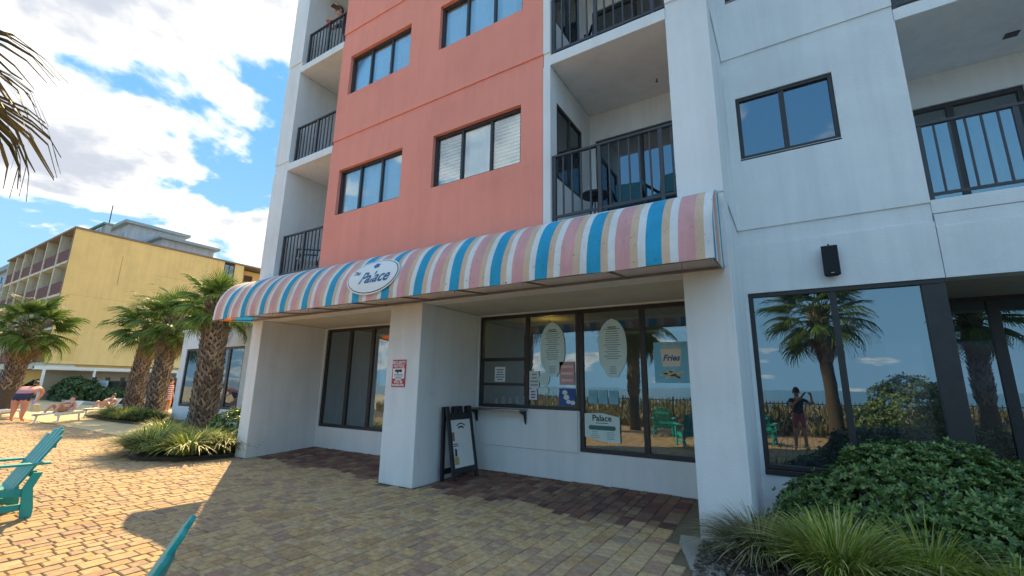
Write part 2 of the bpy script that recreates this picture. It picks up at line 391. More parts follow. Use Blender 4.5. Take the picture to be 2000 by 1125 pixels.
# concrete edging along the right bed
ed = MB()
path = [(-1.26, 5.62), (-1.22, 5.35), (-1.10, 5.05), (-.95, 4.6), (-.75, 4.0), (-.5, 3.3), (-.25, 2.5)]
for i in range(len(path)-1):
    (a, b), (c, d) = path[i], path[i+1]; wv = .30
    ed.add([(a, b, -.05), (a+wv, b+.04, -.05), (c+wv, d+.04, -.05), (c, d, -.05), (a+.012, b, .012), (a+wv-.012, b+.04, .012), (c+wv-.012, d+.04, .012), (c+.012, d, .012)],
           [(4, 5, 6, 7), (0, 1, 5, 4), (1, 2, 6, 5), (2, 3, 7, 6), (3, 0, 4, 7)])
struct(ed.build('concrete_edging', CONC))
MULCH = varied('mulch', [(0, (.06, .045, .035)), (.4, (.13, .10, .075)), (.7, (.20, .17, .14)), (1, (.34, .31, .28))], .9, 0, .4, 30)
bedm = mat('bed_soil', (.085, .062, .046), .95, .3, 6, .8, 30)
def bed(name, poly, z):
    n = len(poly); b = MB()
    b.add([(p[0], p[1], -.03) for p in poly]+[(p[0], p[1], z) for p in poly], [tuple(range(n, 2*n))]+[(i, (i+1) % n, n+(i+1) % n, n+i) for i in range(n)])
    return struct(b.build(name, bedm))
bedR = [(-.98, 5.5), (-.93, 5.3), (-.8, 5.0), (-.62, 4.6), (-.4, 4.0), (-.1, 3.3), (.2, 2.4), (6, 2.4), (6, 8.88), (1.6, 8.88), (1.6, 7.15), (-.45, 7.15), (-.5, 5.5)]
bed('planting_bed', bedR, .03)
bedL = [(-10.55, 5.75), (-10.9, 4.6), (-11.6, 4.2), (-12.4, 4.3), (-14, 5.0), (-16, 5.9), (-17.5, 6.6), (-20.4, 7.3), (-22, 7.2), (-24, 7.2), (-27, 7.5), (-29.4, 8.3), (-29.6, 10.3), (-22.4, 9.9), (-22.2, 8.85), (-10.55, 8.85)]
bed('planting_bed', bedL, .055)
def chips(name, n, region, zf, size):
    b = MB(); r = random.Random(5)
    for _ in range(n):
        x, y = region(r); z = zf(x, y); s = size*r.uniform(.5, 1.4); a = r.uniform(0, 6.3)
        q = Matrix.Rotation(a, 3, 'Z') @ Matrix.Rotation(r.uniform(-.6, .6), 3, 'X')
        vs = [Vector((x, y, z))+q @ Vector(v) for v in ((-s, -s*.5, 0), (s, -s*.45, 0), (s*.9, s*.5, 0), (-s*.8, s*.55, 0), (0, 0, s*.7))]
        b.add(vs, [(0, 1, 4), (1, 2, 4), (2, 3, 4), (3, 0, 4)])
    o = b.build(name, MULCH); tag(o, None, None, kind='stuff'); return o
tag(chips('bark_chips', 2600, lambda r: (lambda t: (-1.0+.2*t[1]+t[0], 5.5-t[1]*3))((r.random()**1.5*2.6, r.random())), lambda x, y: .028, .022), 'grey bark and shell chips in the right bed by the pillar', 'mulch')
tag(chips('bark_mulch', 1800, lambda r: (r.uniform(-17.2, -11), r.uniform(6.0, 8.8)), lambda x, y: .09, .045), 'brown bark mulch around the palm beside the left wing', 'mulch')

# ------------------------------------------------------------------ the hotel
YF, YB, YR = 5.55, 7.20, 8.90          # front plane, recess plane, deep plane
SL = [3.96, 6.80, 9.52, 12.32, 15.12]  # balcony floor levels
hotel = thing('hotel_building', 'tall white and coral stucco hotel with balconies above a ground floor snack bar', 'building', (-5.5, 5.55, 0))
def hb(name, b, m, parent=hotel, **k): return b.build(name, m, parent, **k)
BAND = [(3.68, 3.93), (6.61, 6.87), (9.41, 9.67), (12.2, 12.46), (15.0, 15.26)]
WZ = [(5.06, 6.10), (7.94, 8.95), (10.74, 11.76), (13.54, 14.56)]
def curtain_mb(x0, x1, z0, z1, y, amp=.03, n=None, drop=0):
    b = MB(); n = n or int((x1-x0)/.03)
    for i in range(n+1):
        t = i/n; xx = x0+(x1-x0)*t; yy = y+amp*math.sin(t*n*.8+math.sin(t*9))
        b.v += [(xx, yy, z0), (xx, yy, z1)]
    b.f = [(2*i, 2*i+2, 2*i+3, 2*i+1) for i in range(n)]; b.m = [0]*n; return b
def window(parent, x0, x1, z0, z1, y, splits, fr=.055, g=None, cover='curtain', name='window', sill=True, mw=.05):
    g = g or GLASS_UP; b = MB(); d0, d1 = y-.005, y+.07
    b.box(x0, x1, d0, d1, z1-fr, z1); b.box(x0, x1, d0, d1, z0, z0+fr)
    b.box(x0, x0+fr, d0, d1, z0+fr, z1-fr); b.box(x1-fr, x1, d0, d1, z0+fr, z1-fr)
    w = hb(name, b, FRAME, parent, bevel=.006)
    for sx in splits: MB().box(sx-mw/2, sx+mw/2, d0+.008, d1-.008, z0+fr, z1-fr).build('mullion', FRAME, w, bevel=.004)
    xs = [x0+fr]+list(splits)+[x1-fr]
    for i in range(len(xs)-1):
        a, c = xs[i]+(mw/2 if i else 0), xs[i+1]-(mw/2 if i < len(xs)-2 else 0)
        MB().box(a-.004, c+.004, y+.03+.006*(i % 2), y+.036+.006*(i % 2), z0+fr-.004, z1-fr+.004).build('pane', g, w)
        cv = cover[i] if isinstance(cover, (list, tuple)) else cover
        if cv == 'curtain': curtain_mb(a-.03, c+.03, z0, z1, y+.095, .018).build('curtain', CURT, w, smooth=True)
        elif cv == 'blind':
            bl = MB(); z = z0+.05
            while z < z1-.03:
                bl.add([(a-.02, y+.10, z), (c+.02, y+.10, z), (c+.02, y+.128, z+.062), (a-.02, y+.128, z+.062)], [(0, 1, 2, 3)]); z += .068
            o = bl.build('blind', BLIND, w)
    if sill:
        MB().box(x0-.01, x1+.01, y-.03, y+.05, z0-.035, z0-.002).build('sill', FRAME, w, bevel=.005)
    return w
# walls, storey by storey
COLS = dict(left=(-10.52, -9.95), coral=(-8.27, -2.95), strip=(-2.945, -2.82), pier=(-1.03, -.50))
for k in range(4):
    zb, zt = BAND[k][1], BAND[k+1][0]; w0, w1 = WZ[k]
    hb('wall_panel', holes_wall(*COLS['left'], zb, zt, YF, YF+.3, []), WHITE)
    hb('wall_panel', holes_wall(*COLS['coral'], zb, zt, YF, YF+.18, [(-7.93, -6.03, w0, w1), (-5.24, -3.35, w0, w1)]), CORAL)
    hb('wall_panel', holes_wall(*COLS['strip'], zb, zt, YF+.002, YF+.18, []), WHITE)
    hb('wall_panel', holes_wall(*COLS['pier'], zb, zt, YF, YF+.4, []), WHITE)
    hb('wall_panel', holes_wall(-.515, 1.67, zb, zt, YB, YB+.2, [(-.365, .895, w0+.01, w1+.02)]), WHITE)
    hb('wall_panel', holes_wall(4.7, 8.5, zb, zt, YB, YB+.2, []), WHITE)
    cov = (['curtain']*3, ['blind', 'curtain', 'blind'])
    window(hotel, -7.93, -6.03, w0, w1, YF+.075, (-7.30, -6.66), cover=cov[0])
    window(hotel, -5.24, -3.35, w0, w1, YF+.075, (-4.61, -3.98), cover=cov[1] if k == 0 else cov[0])
    window(hotel, -.365, .895, w0+.01, w1+.02, YB+.03, (.255,), g=GLASS_DK, cover=None, mw=.07)
    MB().box(-.36, .89, YB+.35, YB+.4, w0-.1, w1+.1).build('room_backing', DARK, hotel)
for k in range(5):
    b0, b1 = BAND[k]; r = .022
    for (a, c), m, d in ((COLS['left'], WHITE, .25), (COLS['coral'], CORAL, .16), (COLS['strip'], WHITE, .16), (COLS['pier'], WHITE, .38)):
        hb('groove_band', MB().box(a+(.002 if k >= 0 else 0), c-.002, YF+r, YF+d, b0, b1), m)
    hb('groove_band', MB().box(-.54, 1.668, YB+r, YB+.19, b0, b1), WHITE)
    hb('groove_band', MB().box(4.702, 8.5, YB+r, YB+.19, b0, b1), WHITE)
    # pier side return and left flank
    if k < 4:
        hb('pier_side', MB().box(-.56, -.502, YF+.405, YB-.001, BAND[k][1], BAND[k+1][0]), WHITE)
    hb('pier_side', MB().box(-.56, -.522, YF+.385, YB+.02, b0+.001, b1-.001), WHITE)
hb('pier_side', MB().box(-.56, -.503, YF+.405, YB-.001, 0, 3.679), WHITE)
hb('flank_wall', MB().box(-10.515, -10.25, YF+.305, 19, 3.0, 31), WHITE)
hb('flank_wall', MB().box(8.2, 8.5, YB+.25, 19, 0, 31), WHITE)
hb('upper_wall', MB().box(-10.52, -8.28, YF, 7.5, 15.27, 31), WHITE)
hb('upper_wall', MB().box(-8.27, -2.955, YF, 7.5, 15.27, 31), CORAL)
hb('upper_wall', MB().box(-2.945, -.5, YF, 7.5, 15.27, 31), WHITE)
hb('upper_wall', MB().box(-.497, 8.5, YB, 9, 15.27, 31), WHITE)
hb('core_wall', MB().box(-10.24, 8.19, 9.6, 18.9, 3.15, 30.8), DARK)
hb('core_wall', MB().box(-8.1, -3.1, 6.6, 7.15, 3.6, 15), DARK)
# lower front: header beam, pillars, soffit
hb('header_beam', MB().box(-10.52, -1.035, YF, YF+.3, 2.96, 3.677), WHITE)
hb('soffit', MB().box(-10.2, -1.04, YF+.301, YB+.02, 2.962, 3.1), SOFF)
hb('pillar', MB().box(-10.52, -10.12, YF, YB+1.7, 0, 2.959), WHITE, bevel=.012)
hb('pillar', MB().box(-6.02, -5.26, YF, YB+.05, 0, 2.959), WHITE, bevel=.012)
hb('pillar', MB().box(-1.03, -.50, YF, YF+.4, 0, 3.677), WHITE, bevel=.012)
hb('pillar_side', MB().box(-1.03, -.97, YF+.401, YB-.002, 0, 2.959), WHITE)
# balconies
def railing(parent, x0, x1, y, z0, h, n, posts, name='balcony_railing', m=RAILM):
    rl = MB().box(x0, x1, y-.03, y+.03, z0+h-.035, z0+h).build(name, m, parent, bevel=.005)
    MB().box(x0, x1, y-.018, y+.018, z0+.05, z0+.085).build('bottom_rail', m, rl)
    bme = MB().box(-.011, .011, -.011, .011, 0, h-.12).mesh('baluster', m); pme = MB().box(-.025, .025, -.025, .025, 0, h-.036).mesh('post', m)
    for i in range(n+1):
        xx = x0+.03+(x1-x0-.06)*i/n
        if i in posts: o = link('post', pme, rl); o.location = (xx, y, z0)
        else: o = link('baluster', bme, rl); o.location = (xx, y, z0+.085)
    return rl
def door(parent, x0, x1, z0, z1, y, splits, g, name='sliding_door', cover=None):
    b = MB(); fr = .07; b.box(x0, x1, y, y+.08, z1-fr, z1); b.box(x0, x1, y, y+.08, z0, z0+fr)
    b.box(x0, x0+fr, y, y+.08, z0+fr, z1-fr); b.box(x1-fr, x1, y, y+.08, z0+fr, z1-fr)
    d = b.build(name, FRAME, parent, bevel=.006)
    for s in splits: MB().box(s-.045, s+.045, y+.004, y+.076, z0+fr, z1-fr).build('stile', FRAME, d, bevel=.005)
    xs = [x0+fr]+list(splits)+[x1-fr]
    for i in range(len(xs)-1):
        a, c = xs[i]+(.043 if i else -.004), xs[i+1]-(.043 if i < len(xs)-2 else -.004)
        MB().box(a, c, y+.03+.008*(i % 2), y+.036+.008*(i % 2), z0+fr-.004, z1-fr+.004).build('pane', g, d)
    return d
for k in range(4):
    z = SL[k]; zt = SL[k+1]-.18
    for (a, c, y0, y1) in ((-9.949, -8.271, YF+.004, YB), (-2.819, -1.031, YF+.004, YB), (1.671, 4.699, YB+.004, YR)):
        hb('balcony_slab', MB().box(a, c, y0, y1+.3, z-.18, z), WHITE, bevel=.006)
    if k == 3:
        for (a, c, y0, y1) in ((-9.949, -8.271, YF+.004, YB), (-2.819, -1.031, YF+.004, YB), (1.671, 4.699, YB+.004, YR)):
            hb('balcony_slab', MB().box(a, c, y0, y1+.3, SL[4]-.18, SL[4]), WHITE)
    # side walls of the balcony recesses
    hb('balcony_wall', MB().box(-9.99, -9.951, YF+.301, YB+.3, z, zt), WHITE)
    hb('balcony_wall', MB().box(-8.269, -8.2, YF+.19, YB+.3, z, zt), WHITE)
    sw = holes_wall(YF+.19, YB+.3, z, zt, 0, .08, [(5.78, 6.80, z+.80, z+2.12)])
    sw.v = [(-2.82-v[1], v[0], v[2]) for v in sw.v]; hb('balcony_wall', sw, WHITE)
    # window in that side wall
    b = MB(); ya, yb_, za, zb_ = 5.78, 6.80, z+.80, z+2.12
    for q in ((ya, yb_, za, za+.05), (ya, yb_, zb_-.05, zb_), (ya, ya+.05, za+.05, zb_-.05), (yb_-.05, yb_, za+.05, zb_-.05), (6.27, 6.31, za+.05, zb_-.05)):
        b.box(-2.875, -2.825, *q)
    w = b.build('window', FRAME, hotel)
    MB().box(-2.855, -2.85, ya+.045, yb_-.045, za+.045, zb_-.045).build('pane', GLASS_UP, w)
    bl = MB(); zz_ = za+.05
    while zz_ < zb_-.05:
        bl.add([(-2.91, ya, zz_), (-2.91, yb_, zz_), (-2.935, yb_, zz_+.06), (-2.935, ya, zz_+.06)], [(0, 1, 2, 3)]); zz_ += .066
    bl.build('blind', mat('tan_blind', (.42, .43, .42), .6, .05), w)
    MB().box(-3.05, -3.02, ya-.05, yb_+.05, za-.05, zb_+.05).build('room_backing', DARK, hotel)
    hb('balcony_wall', MB().box(-1.03, -1.0, YF+.401, YB+.3, z, zt), WHITE)
    hb('balcony_wall', MB().box(1.60, 1.669, YB+.21, YR+.3, z, zt), WHITE)
    hb('balcony_wall', MB().box(4.701, 4.76, YB+.21, YR+.3, z, zt), WHITE)
    # back walls with sliding doors
    hb('balcony_wall', holes_wall(-9.95, -8.27, z, zt, YB, YB+.12, [(-9.7, -8.5, z+.02, z+2.1)]), WHITE)
    door(hotel, -9.7, -8.5, z+.02, z+2.1, YB+.03, (-9.1,), GLASS_UP); MB().box(-9.8, -8.4, YB+.24, YB+.26, z, z+2.3).build('room_backing', CURT, hotel)
    hb('balcony_wall', holes_wall(-2.82, -1.03, z, zt, YB, YB+.12, [(-2.72, -1.06, z+.02, z+2.12)]), WHITE)
    door(hotel, -2.72, -1.06, z+.02, z+2.12, YB+.03, (-1.9,), GLASS_DK); MB().box(-2.8, -1.04, YB+.34, YB+.36, z, z+2.4).build('room_backing', DARK, hotel)
    hb('balcony_wall', holes_wall(1.67, 4.7, z, zt, YR, YR+.12, [(1.95, 3.32, z+.02, z+2.13)]), WHITE)
    door(hotel, 1.95, 3.32, z+.02, z+2.13, YR+.03, (2.5,), GLASS_UP); MB().box(1.8, 3.5, YR+.34, YR+.36, z, z+2.4).build('room_backing', mat('blue_drape', (.10, .22, .27), .9, .2, 4, stretch=(6, 6, .5)), hotel)
    railing(hotel, -9.90, -8.275, YF+.12, z, 1.0, 12, (0, 6, 12))
    railing(hotel, -2.81, -1.035, YF+.07, z+.02, 1.06, 12, (0, 5, 11))
    railing(hotel, 1.675, 4.69, YB+.07, z+.02, 1.05, 20, (0, 6, 13, 20))
    # sprinkler heads on the ceilings
    hb('sprinkler_head', MB().tube([(-1.45, 6.75, zt), (-1.45, 6.75, zt-.05)], .012, 6).ellipsoid((-1.45, 6.75, zt-.055), (.025, .025, .008), 8, 4), mat('brass', (.3, .25, .18), .4, .1, 5, 0, 10, .8))
    hb('ceiling_vent', MB().box(3.05, 3.2, 8.3, 8.42, zt-.015, zt-.002), RAILM)
# wall under the right balcony, joint, soffit
hb('wall_panel', holes_wall(-.515, 1.67, 2.96, 3.679, YB, YB+.2, []), WHITE)
hb('wall_panel', MB().box(1.679, 8.5, YB, YB+.25, 2.96, 3.6), WHITE)
hb('groove_band', MB().box(1.679, 4.7, YB+.015, YB+.24, 3.601, 3.775), WHITE)
hb('joint_strip', MB().box(1.669, 1.680, YB+.012, YB+.2, 2.962, 3.76), mat('joint_dark', (.2, .21, .22), .9))
hb('soffit', MB().box(1.6, 8.2, YB+.252, YR+.05, 2.964, 3.1), SOFF)
# ground floor, right window wall
hb('wall_panel', MB().box(-.515, 1.67, YB, YB+.2, 0, .57), WHITE)
hb('wall_panel', MB().box(1.68, 8.2, YR, YR+.2, 0, .45), WHITE)
w = window(hotel, -.455, 1.66, .572, 2.958, YB+.02, (.545,), fr=.06, g=GLASS_DK, cover=None, name='picture_window', mw=.075, sill=False)
MB().box(1.44, 1.662, YB+.012, YB+.13, .635, 2.895).build('corner_post', FRAME, w, bevel=.006)
MB().box(-.455, 1.66, YB-.02, YB+.06, .50, .57).build('sill', FRAME, w, bevel=.006)
w = window(hotel, 1.70, 8.1, .46, 2.962, YR+.02, (2.5, 3.6, 4.7, 5.8), fr=.06, g=GLASS_DK, cover=None, name='picture_window', mw=.13, sill=False)
MB().box(1.66, 1.69, YB+.16, YR+.05, .1, 2.96).build('return_panel', FRAME, hotel)
hb('wall_panel', MB().box(-.515, -.457, YB+.001, YB+.2, .571, 2.959), WHITE)
# ground floor, left bay
hb('wall_panel', holes_wall(-10.12, -6.02, 0, 2.961, YB, YB+.2, [(-10.08, -7.5, .56, 2.935)]), WHITE)
window(hotel, -10.08, -7.5, .56, 2.935, YB+.04, (-9.19, -8.39), fr=.07, g=GLASS_ST, cover=None, name='storefront_window', mw=.10, sill=False)
# ground floor, snack bar bay
hb('wall_panel', holes_wall(-5.26, -1.03, 0, 2.961, YB, YB+.2, [(-5.24, -3.13, 1.20, 2.935), (-3.131, -1.04, .55, 2.935)]), WHITE)
hb('infill_panel', MB().box(-5.255, -3.16, YB-.022, YB-.001, .53, 1.185), WHITE, bevel=.004)
snack = window(hotel, -5.24, -3.13, 1.20, 2.935, YB+.04, (-4.18,), fr=.065, g=GLASS_ST, cover=None, name='service_window', sill=False, mw=.075)
MB().box(-5.175, -4.22, YB+.02, YB+.09, 2.06, 2.12).build('rail', FRAME, snack); MB().box(-5.175, -4.22, YB+.02, YB+.08, 1.60, 1.65).build('rail', FRAME, snack)
window(hotel, -3.128, -1.04, .55, 2.935, YB+.04, (-2.03,), fr=.07, g=GLASS_ST, cover=None, name='storefront_window', mw=.085, sill=False)
sh = MB(); sh.box(-5.25, -4.12, YB-.30, YB-.023, 1.165, 1.195)
shelf = sh.build('serving_shelf', mat('steel', (.35, .35, .35), .35, .1, 5, 0, 10, .9), hotel, bevel=.004)
for xx in (-5.22, -4.15):
    MB().prism([(YB-.28, 1.164), (YB-.024, 1.164), (YB-.024, .93), (YB-.06, .97), (YB-.09, 1.08)], lambda a, b, X=xx: (X-.012, a, b), lambda a, b, X=xx: (X+.012, a, b)).build('bracket', BLACK, shelf)
# snack bar interior
hb('interior_floor', MB().box(-10.1, 1.6, YB+.25, 11.5, .0, .06), INT_F)
hb('interior_wall', MB().box(-10.1, 1.6, 11.5, 11.6, 0, 2.96), INT_W)
hb('interior_wall', MB().box(-5.75, -5.65, YB+.25, 11.5, .06, 2.95), INT_W)
hb('interior_wall', MB().box(-.92, -.82, YB+.25, 11.5, .06, 2.95), INT_W)
hb('interior_wall', MB().box(-10.24, -10.1, YB+1.71, 11.6, 0, 2.96), INT_W)
ceil = hb('interior_ceiling', MB().box(-10.1, 1.6, YB+.21, 11.5, 3.02, 3.1), BLACK)
tme = MB().box(.012, .598, .012, .598, 0, .02).mesh('ceiling_tile', TILE)
for i in range(8):
    for j in range(6):
        o = link('ceiling_tile', tme, ceil); o.location = (-5.63+i*.61, YB+.25+j*.61, 2.985)
hb('counter', MB().box(-5.2, -3.3, 9.0, 9.6, .06, 1.05).box(-5.25, -3.25, 8.95, 9.65, 1.051, 1.09), mat('counter_laminate', (.22, .2, .19), .5))
# glass block panel in the left bay interior
gbp = mat('glass_block', (.62, .66, .64), .2, .1, 3)
for i in range(4):
    for j in range(9):
        MB().box(-8.6+i*.2, -8.41+i*.2, 9.7, 9.78, .6+j*.2, .79+j*.2).build('glass_block', gbp, hotel)
hb('interior_wall', MB().box(-9.9, -8.9, 9.75, 9.8, .06, 2.0), mat('pale_partition', (.62, .62, .52), .8, .05))
hb('interior_curtain', curtain_mb(-8.25, -7.55, 1.55, 2.5, YB+.22, .012), CURT)

# single storey wing behind the left palms
wing = thing('hotel_wing', 'low white stucco wing with dark framed windows behind the left palm', 'building', (-16.4, 8.9, 0))
hb('wall', holes_wall(-22.2, -10.53, 0, 3.62, YR, YR+.25, [(-21.75, -17.2, .58, 2.90), (-15.8, -12.4, .58, 2.9)]), WHITE, wing)
hb('side_wall', MB().box(-22.2, -21.95, YR+.251, 18, 0, 3.62), WHITE, wing)
hb('roof', MB().box(-22.3, -10.53, YR-.06, 18, 3.621, 3.72), WHITE, wing)
hb('interior_wall', MB().box(-21.9, -10.6, 12, 12.1, 0, 3.6), INT_W, wing)
window(wing, -21.75, -17.2, .58, 2.90, YR+.03, (-20.3, -18.75, -18.3), fr=.09, g=GLASS_ST, cover=None, mw=.16, sill=False)
window(wing, -15.8, -12.4, .58, 2.90, YR+.03, (-14.7, -13.5), fr=.09, g=GLASS_ST, cover=None, mw=.16, sill=False)
MB().box(-21.6, -20.35, YR+.4, YR+.45, .6, 2.9).build('drape', mat('olive_drape', (.40, .38, .22), .9, .3, 3, stretch=(8, 8, .6)), wing)
lamp = thing('wall_lamp', 'small black floodlight on the white wing wall above the windows', 'lamp', (-18.6, 8.88, 3.1))
lb = MB(); lb.box(-18.68, -18.52, 8.84, 8.895, 3.02, 3.22); lb.build('base', BLACK, lamp, bevel=.01)
MB().tube([(-18.6, 8.84, 3.12), (-18.6, 8.74, 3.16)], .03, 8).build('arm', BLACK, lamp)
MB().tube([(-18.6, 8.78, 3.18), (-18.6, 8.60, 3.12)], [.07, .12], 12).build('head', BLACK, lamp)

# ------------------------------------------------------------------ awning
def canvas(name, c, trans=.10):
    m = mat(name, c, .8, .14, 2.2, .3, 9, trans=trans); N, L = m.node_tree.nodes, m.node_tree.links; b = N['Principled BSDF']
    src = b.inputs['Base Color'].links[0].from_socket
    sp_ = ramp(N, L, noise_node(N, L, 26, 2, .4), [(.69, (1, 1, 1)), (.73, (.62, .60, .60))])       # mildew specks
    st = ramp(N, L, noise_node(N, L, 2.5, 6, .7, 'Object', (2.5, 1, .5)), [(.34, (.88, .87, .85)), (.55, (1, 1, 1))])
    for col in (sp_, st):
        x = N.new('ShaderNodeMix'); x.data_type = 'RGBA'; x.blend_type = 'MULTIPLY'; x.inputs[0].default_value = 1
        L.new(src, x.inputs[6]); L.new(col, x.inputs[7]); src = x.outputs[2]
    L.new(src, b.inputs['Base Color']); return m
CANV = {'w': canvas('canvas_white', (.80, .81, .81)), 'b': canvas('canvas_blue', (.02, .36, .60)), 'p': canvas('canvas_pink', (.74, .385, .385)),
        't': canvas('canvas_tan', (.73, .53, .37)), 'o': canvas('canvas_orange', (.75, .17, .03), .55), 'c': canvas('canvas_cap_blue', (.02, .22, .50), .5)}
aw = thing('striped_awning', 'long barrel awning striped pink, white, tan and blue over the snack bar', 'awning', (-5.5, 5.2, 2.9))
AX0, AX1, AY0, AY1, AZ0, AZ1 = -10.54, -.555, 4.70, 5.535, 2.88, 3.87
def prof(t):
    a = t*math.pi/2      # t=0 front bottom, 1 back top
    return (AY1-(AY1-AY0)*math.cos(a)**.9 if a < math.pi/2-1e-6 else AY1, AZ0+.02+(AZ1-AZ0-.02)*math.sin(a)**.92 if a > 1e-6 else AZ0)
NP = 14
def awn_strip(x0, x1):
    b = MB(); nx = 2
    for i in range(nx+1):
        x = x0+(x1-x0)*i/nx
        for j in range(NP+1):
            y, z = prof(j/NP)
            s = .017*abs(math.sin((x-AX0)*math.pi/1.11))*math.sin(math.pi*j/NP) + .012*mnoise.noise(Vector((x*2.2, y*3, z*3))) + .006*mnoise.noise(Vector((x*9, y*3, z*2)))*(1-j/NP)
            b.v.append((x, y+s, z-s*.6))
    for i in range(nx):
        for j in range(NP): b.f.append((i*(NP+1)+j, (i+1)*(NP+1)+j, (i+1)*(NP+1)+j+1, i*(NP+1)+j+1)); b.m.append(0)
    return b
seq = [('b', .171), ('t', .085), ('w', .085), ('p', .171), ('t', .087), ('w', .085)]
x = -1.24-.684*14; i = 0
while x < AX1-.001:
    c, wdt = seq[i % 6]; a, e = max(x, AX0), min(x+wdt, AX1)
    if e > AX0+.005: awn_strip(a, e).build('stripe', CANV[c], aw, smooth=True)
    x += wdt; i += 1
def cap(x, cols, nm):
    # end cap made of vertical stripes from front (Y0) to wall (Y1)
    n = len(cols)
    for q, (c, f0, f1) in enumerate(cols):
        b = MB(); ya, yb_ = AY0+(AY1-AY0)*f0, AY0+(AY1-AY0)*f1
        def top(y):
            u = min(1, max(0, (AY1-y)/(AY1-AY0))); a = math.acos(min(1, u**(1/.9))); return AZ0+.02+(AZ1-AZ0-.02)*math.sin(a)**.92
        pts = [(ya+(yb_-ya)*k/4) for k in range(5)]
        b.v = [(x, y, AZ0+(y-AY0)*.07) for y in pts]+[(x, y, max(top(y)-.004, AZ0+.06*(y-AY0)+.012)) for y in pts]
        b.f = [(k, k+1, k+6, k+5) for k in range(4)]; b.m = [0]*4
        b.build(nm, CANV[c], aw)
cap(AX0+.004, [('c', 0, .16), ('o', .16, .3), ('o', .3, .46), ('t', .46, .56), ('c', .56, .8), ('c', .8, 1)], 'end_cap')
cap(AX1-.004, [('b', 0, .2), ('w', .2, .32), ('p', .32, .52), ('t', .52, .68), ('w', .68, .78), ('b', .78, .94), ('w', .94, 1)], 'end_cap')
ALU = mat('aluminium_tube', (.30, .27, .25), .5, .15, 5, 0, 10, .6)
fb = MB().bar((AX0, AY0+.02, AZ0+.012), (AX1, AY0+.02, AZ0+.012), .025, .025).bar((AX0, AY1-.02, 2.98), (AX1, AY1-.02, 2.98), .03, .03)
fb.build('frame_tube', ALU, aw)
for k in range(10):
    xx = AX0+.03+(AX1-AX0-.06)*k/9; b = MB()
    b.bar((xx, AY0+.03, AZ0+.012), (xx, AY1-.02, 2.975), .022, .022)
    b.tube([(xx, prof(j/8)[0]+.02, prof(j/8)[1]-.025) for j in range(9)], .011, 6); b.build('frame_rib', ALU, aw)
# printed oval sign lying on the canvas
def on_awn(xc, u, v, lift):
    # v measured along the canvas from its lower edge, in metres
    L_ = 0; py, pz = prof(0); K = 60
    for j in range(1, K+1):
        y, z = prof(j/K); d = math.hypot(y-py, z-pz)
        if L_+d >= v or j == K:
            f = (v-L_)/d if d else 0; yy, zz2 = py+(y-py)*f, pz+(z-pz)*f; n = Vector((0, -(z-pz), (y-py))).normalized()
            return Vector((xc+u, yy, zz2))+n*lift
        L_ += d; py, pz = y, z
def oval(a, b_, lift, n=40, rings=6):
    mb = MB(); mb.v.append(tuple(on_awn(-5.62, 0, .42, lift)))
    for r_ in range(1, rings+1):
        for k in range(n):
            t = 2*math.pi*k/n; mb.v.append(tuple(on_awn(-5.62, a*r_/rings*math.cos(t), .42+b_*r_/rings*math.sin(t), lift)))
    for k in range(n): mb.f.append((0, 1+k, 1+(k+1) % n))
    for r_ in range(1, rings):
        for k in range(n): mb.f.append((1+(r_-1)*n+k, 1+r_*n+k, 1+r_*n+(k+1) % n, 1+(r_-1)*n+(k+1) % n))
    mb.m = [0]*len(mb.f); return mb
SIGNW = mat('sign_white', (.80, .82, .82), .6, .04); INKB = mat('ink_blue', (.02, .15, .32), .6, .1); INKD = mat('ink_dark', (.03, .035, .045), .6, .1)
sg = oval(.60, .325, .022).build('oval_sign', SIGNW, aw, smooth=True)
oval(.575, .30, .025).build('border', INKD, sg, smooth=True); oval(.560, .286, .028).build('sign_face', SIGNW, sg, smooth=True)
def awn_text(body, size, u, v, m, shear, bold):
    me = text_mesh(body, size, m, shear, bold)
    for vv in me.vertices: vv.co = on_awn(-5.62, u+vv.co.x, .42+v+vv.co.y, .032)
    return link('lettering', me, sg)
awn_text('Palace', .27, .05, -.04, INKB, .5, .006); awn_text('The', .10, -.40, .075, INKB, .5, .002)
em = MB()
for a in range(5):
    t = a*2*math.pi/5+.3; c0 = (.02, .185); q = [(0, 0), (.035, .05), (0, .085), (-.035, .05)]
    pts = [on_awn(-5.62, c0[0]+x_*math.cos(t)-y_*math.sin(t), .42+c0[1]+(x_*math.sin(t)+y_*math.cos(t))*.7, .031) for x_, y_ in q]
    em.add(pts, [(0, 1, 2, 3)])
em.build('emblem', INKB, sg)

# ------------------------------------------------------------------ signs and fittings
def card(name, label, cat, x0, x1, z0, z1, y, m, group=None, t=.004):
    return tag(MB().box(x0, x1, y, y+t, z0, z1).build(name, m), label, cat, group)
def bars(parent, x0, x1, z0, z1, n, y, m, fill=.45, jitter=.25, seed=1, centre=True):
    r = random.Random(seed); st = (z1-z0)/n; b = MB()
    for i in range(n):
        w = (x1-x0)*r.uniform(1-jitter*2, 1); xc = (x0+x1)/2 if centre else x0+w/2; z = z0+st*(i+.5)
        b.box(xc-w/2, xc+w/2, y-.0015, y, z-st*fill/2, z+st*fill/2)
    o = b.build('print_lines', m, parent); o['kind'] = 'stuff'; return o
RED = mat('sign_red', (.50, .03, .045), .5, .06)
ss = card('security_sign', 'red and white security notice sign on the middle pillar', 'sign', -5.86, -5.55, 1.55, 2.005, YF-.012, RED, t=.010)
MB().box(-5.84, -5.57, YF-.0145, YF-.0122, 1.69, 1.86).build('white_field', SIGNW, ss)
front_text('SECURITY', .068, SIGNW, -5.705, YF-.0145, 1.955, ss, 0, .002); front_text('NOTICE', .068, SIGNW, -5.705, YF-.0145, 1.895, ss, 0, .002)
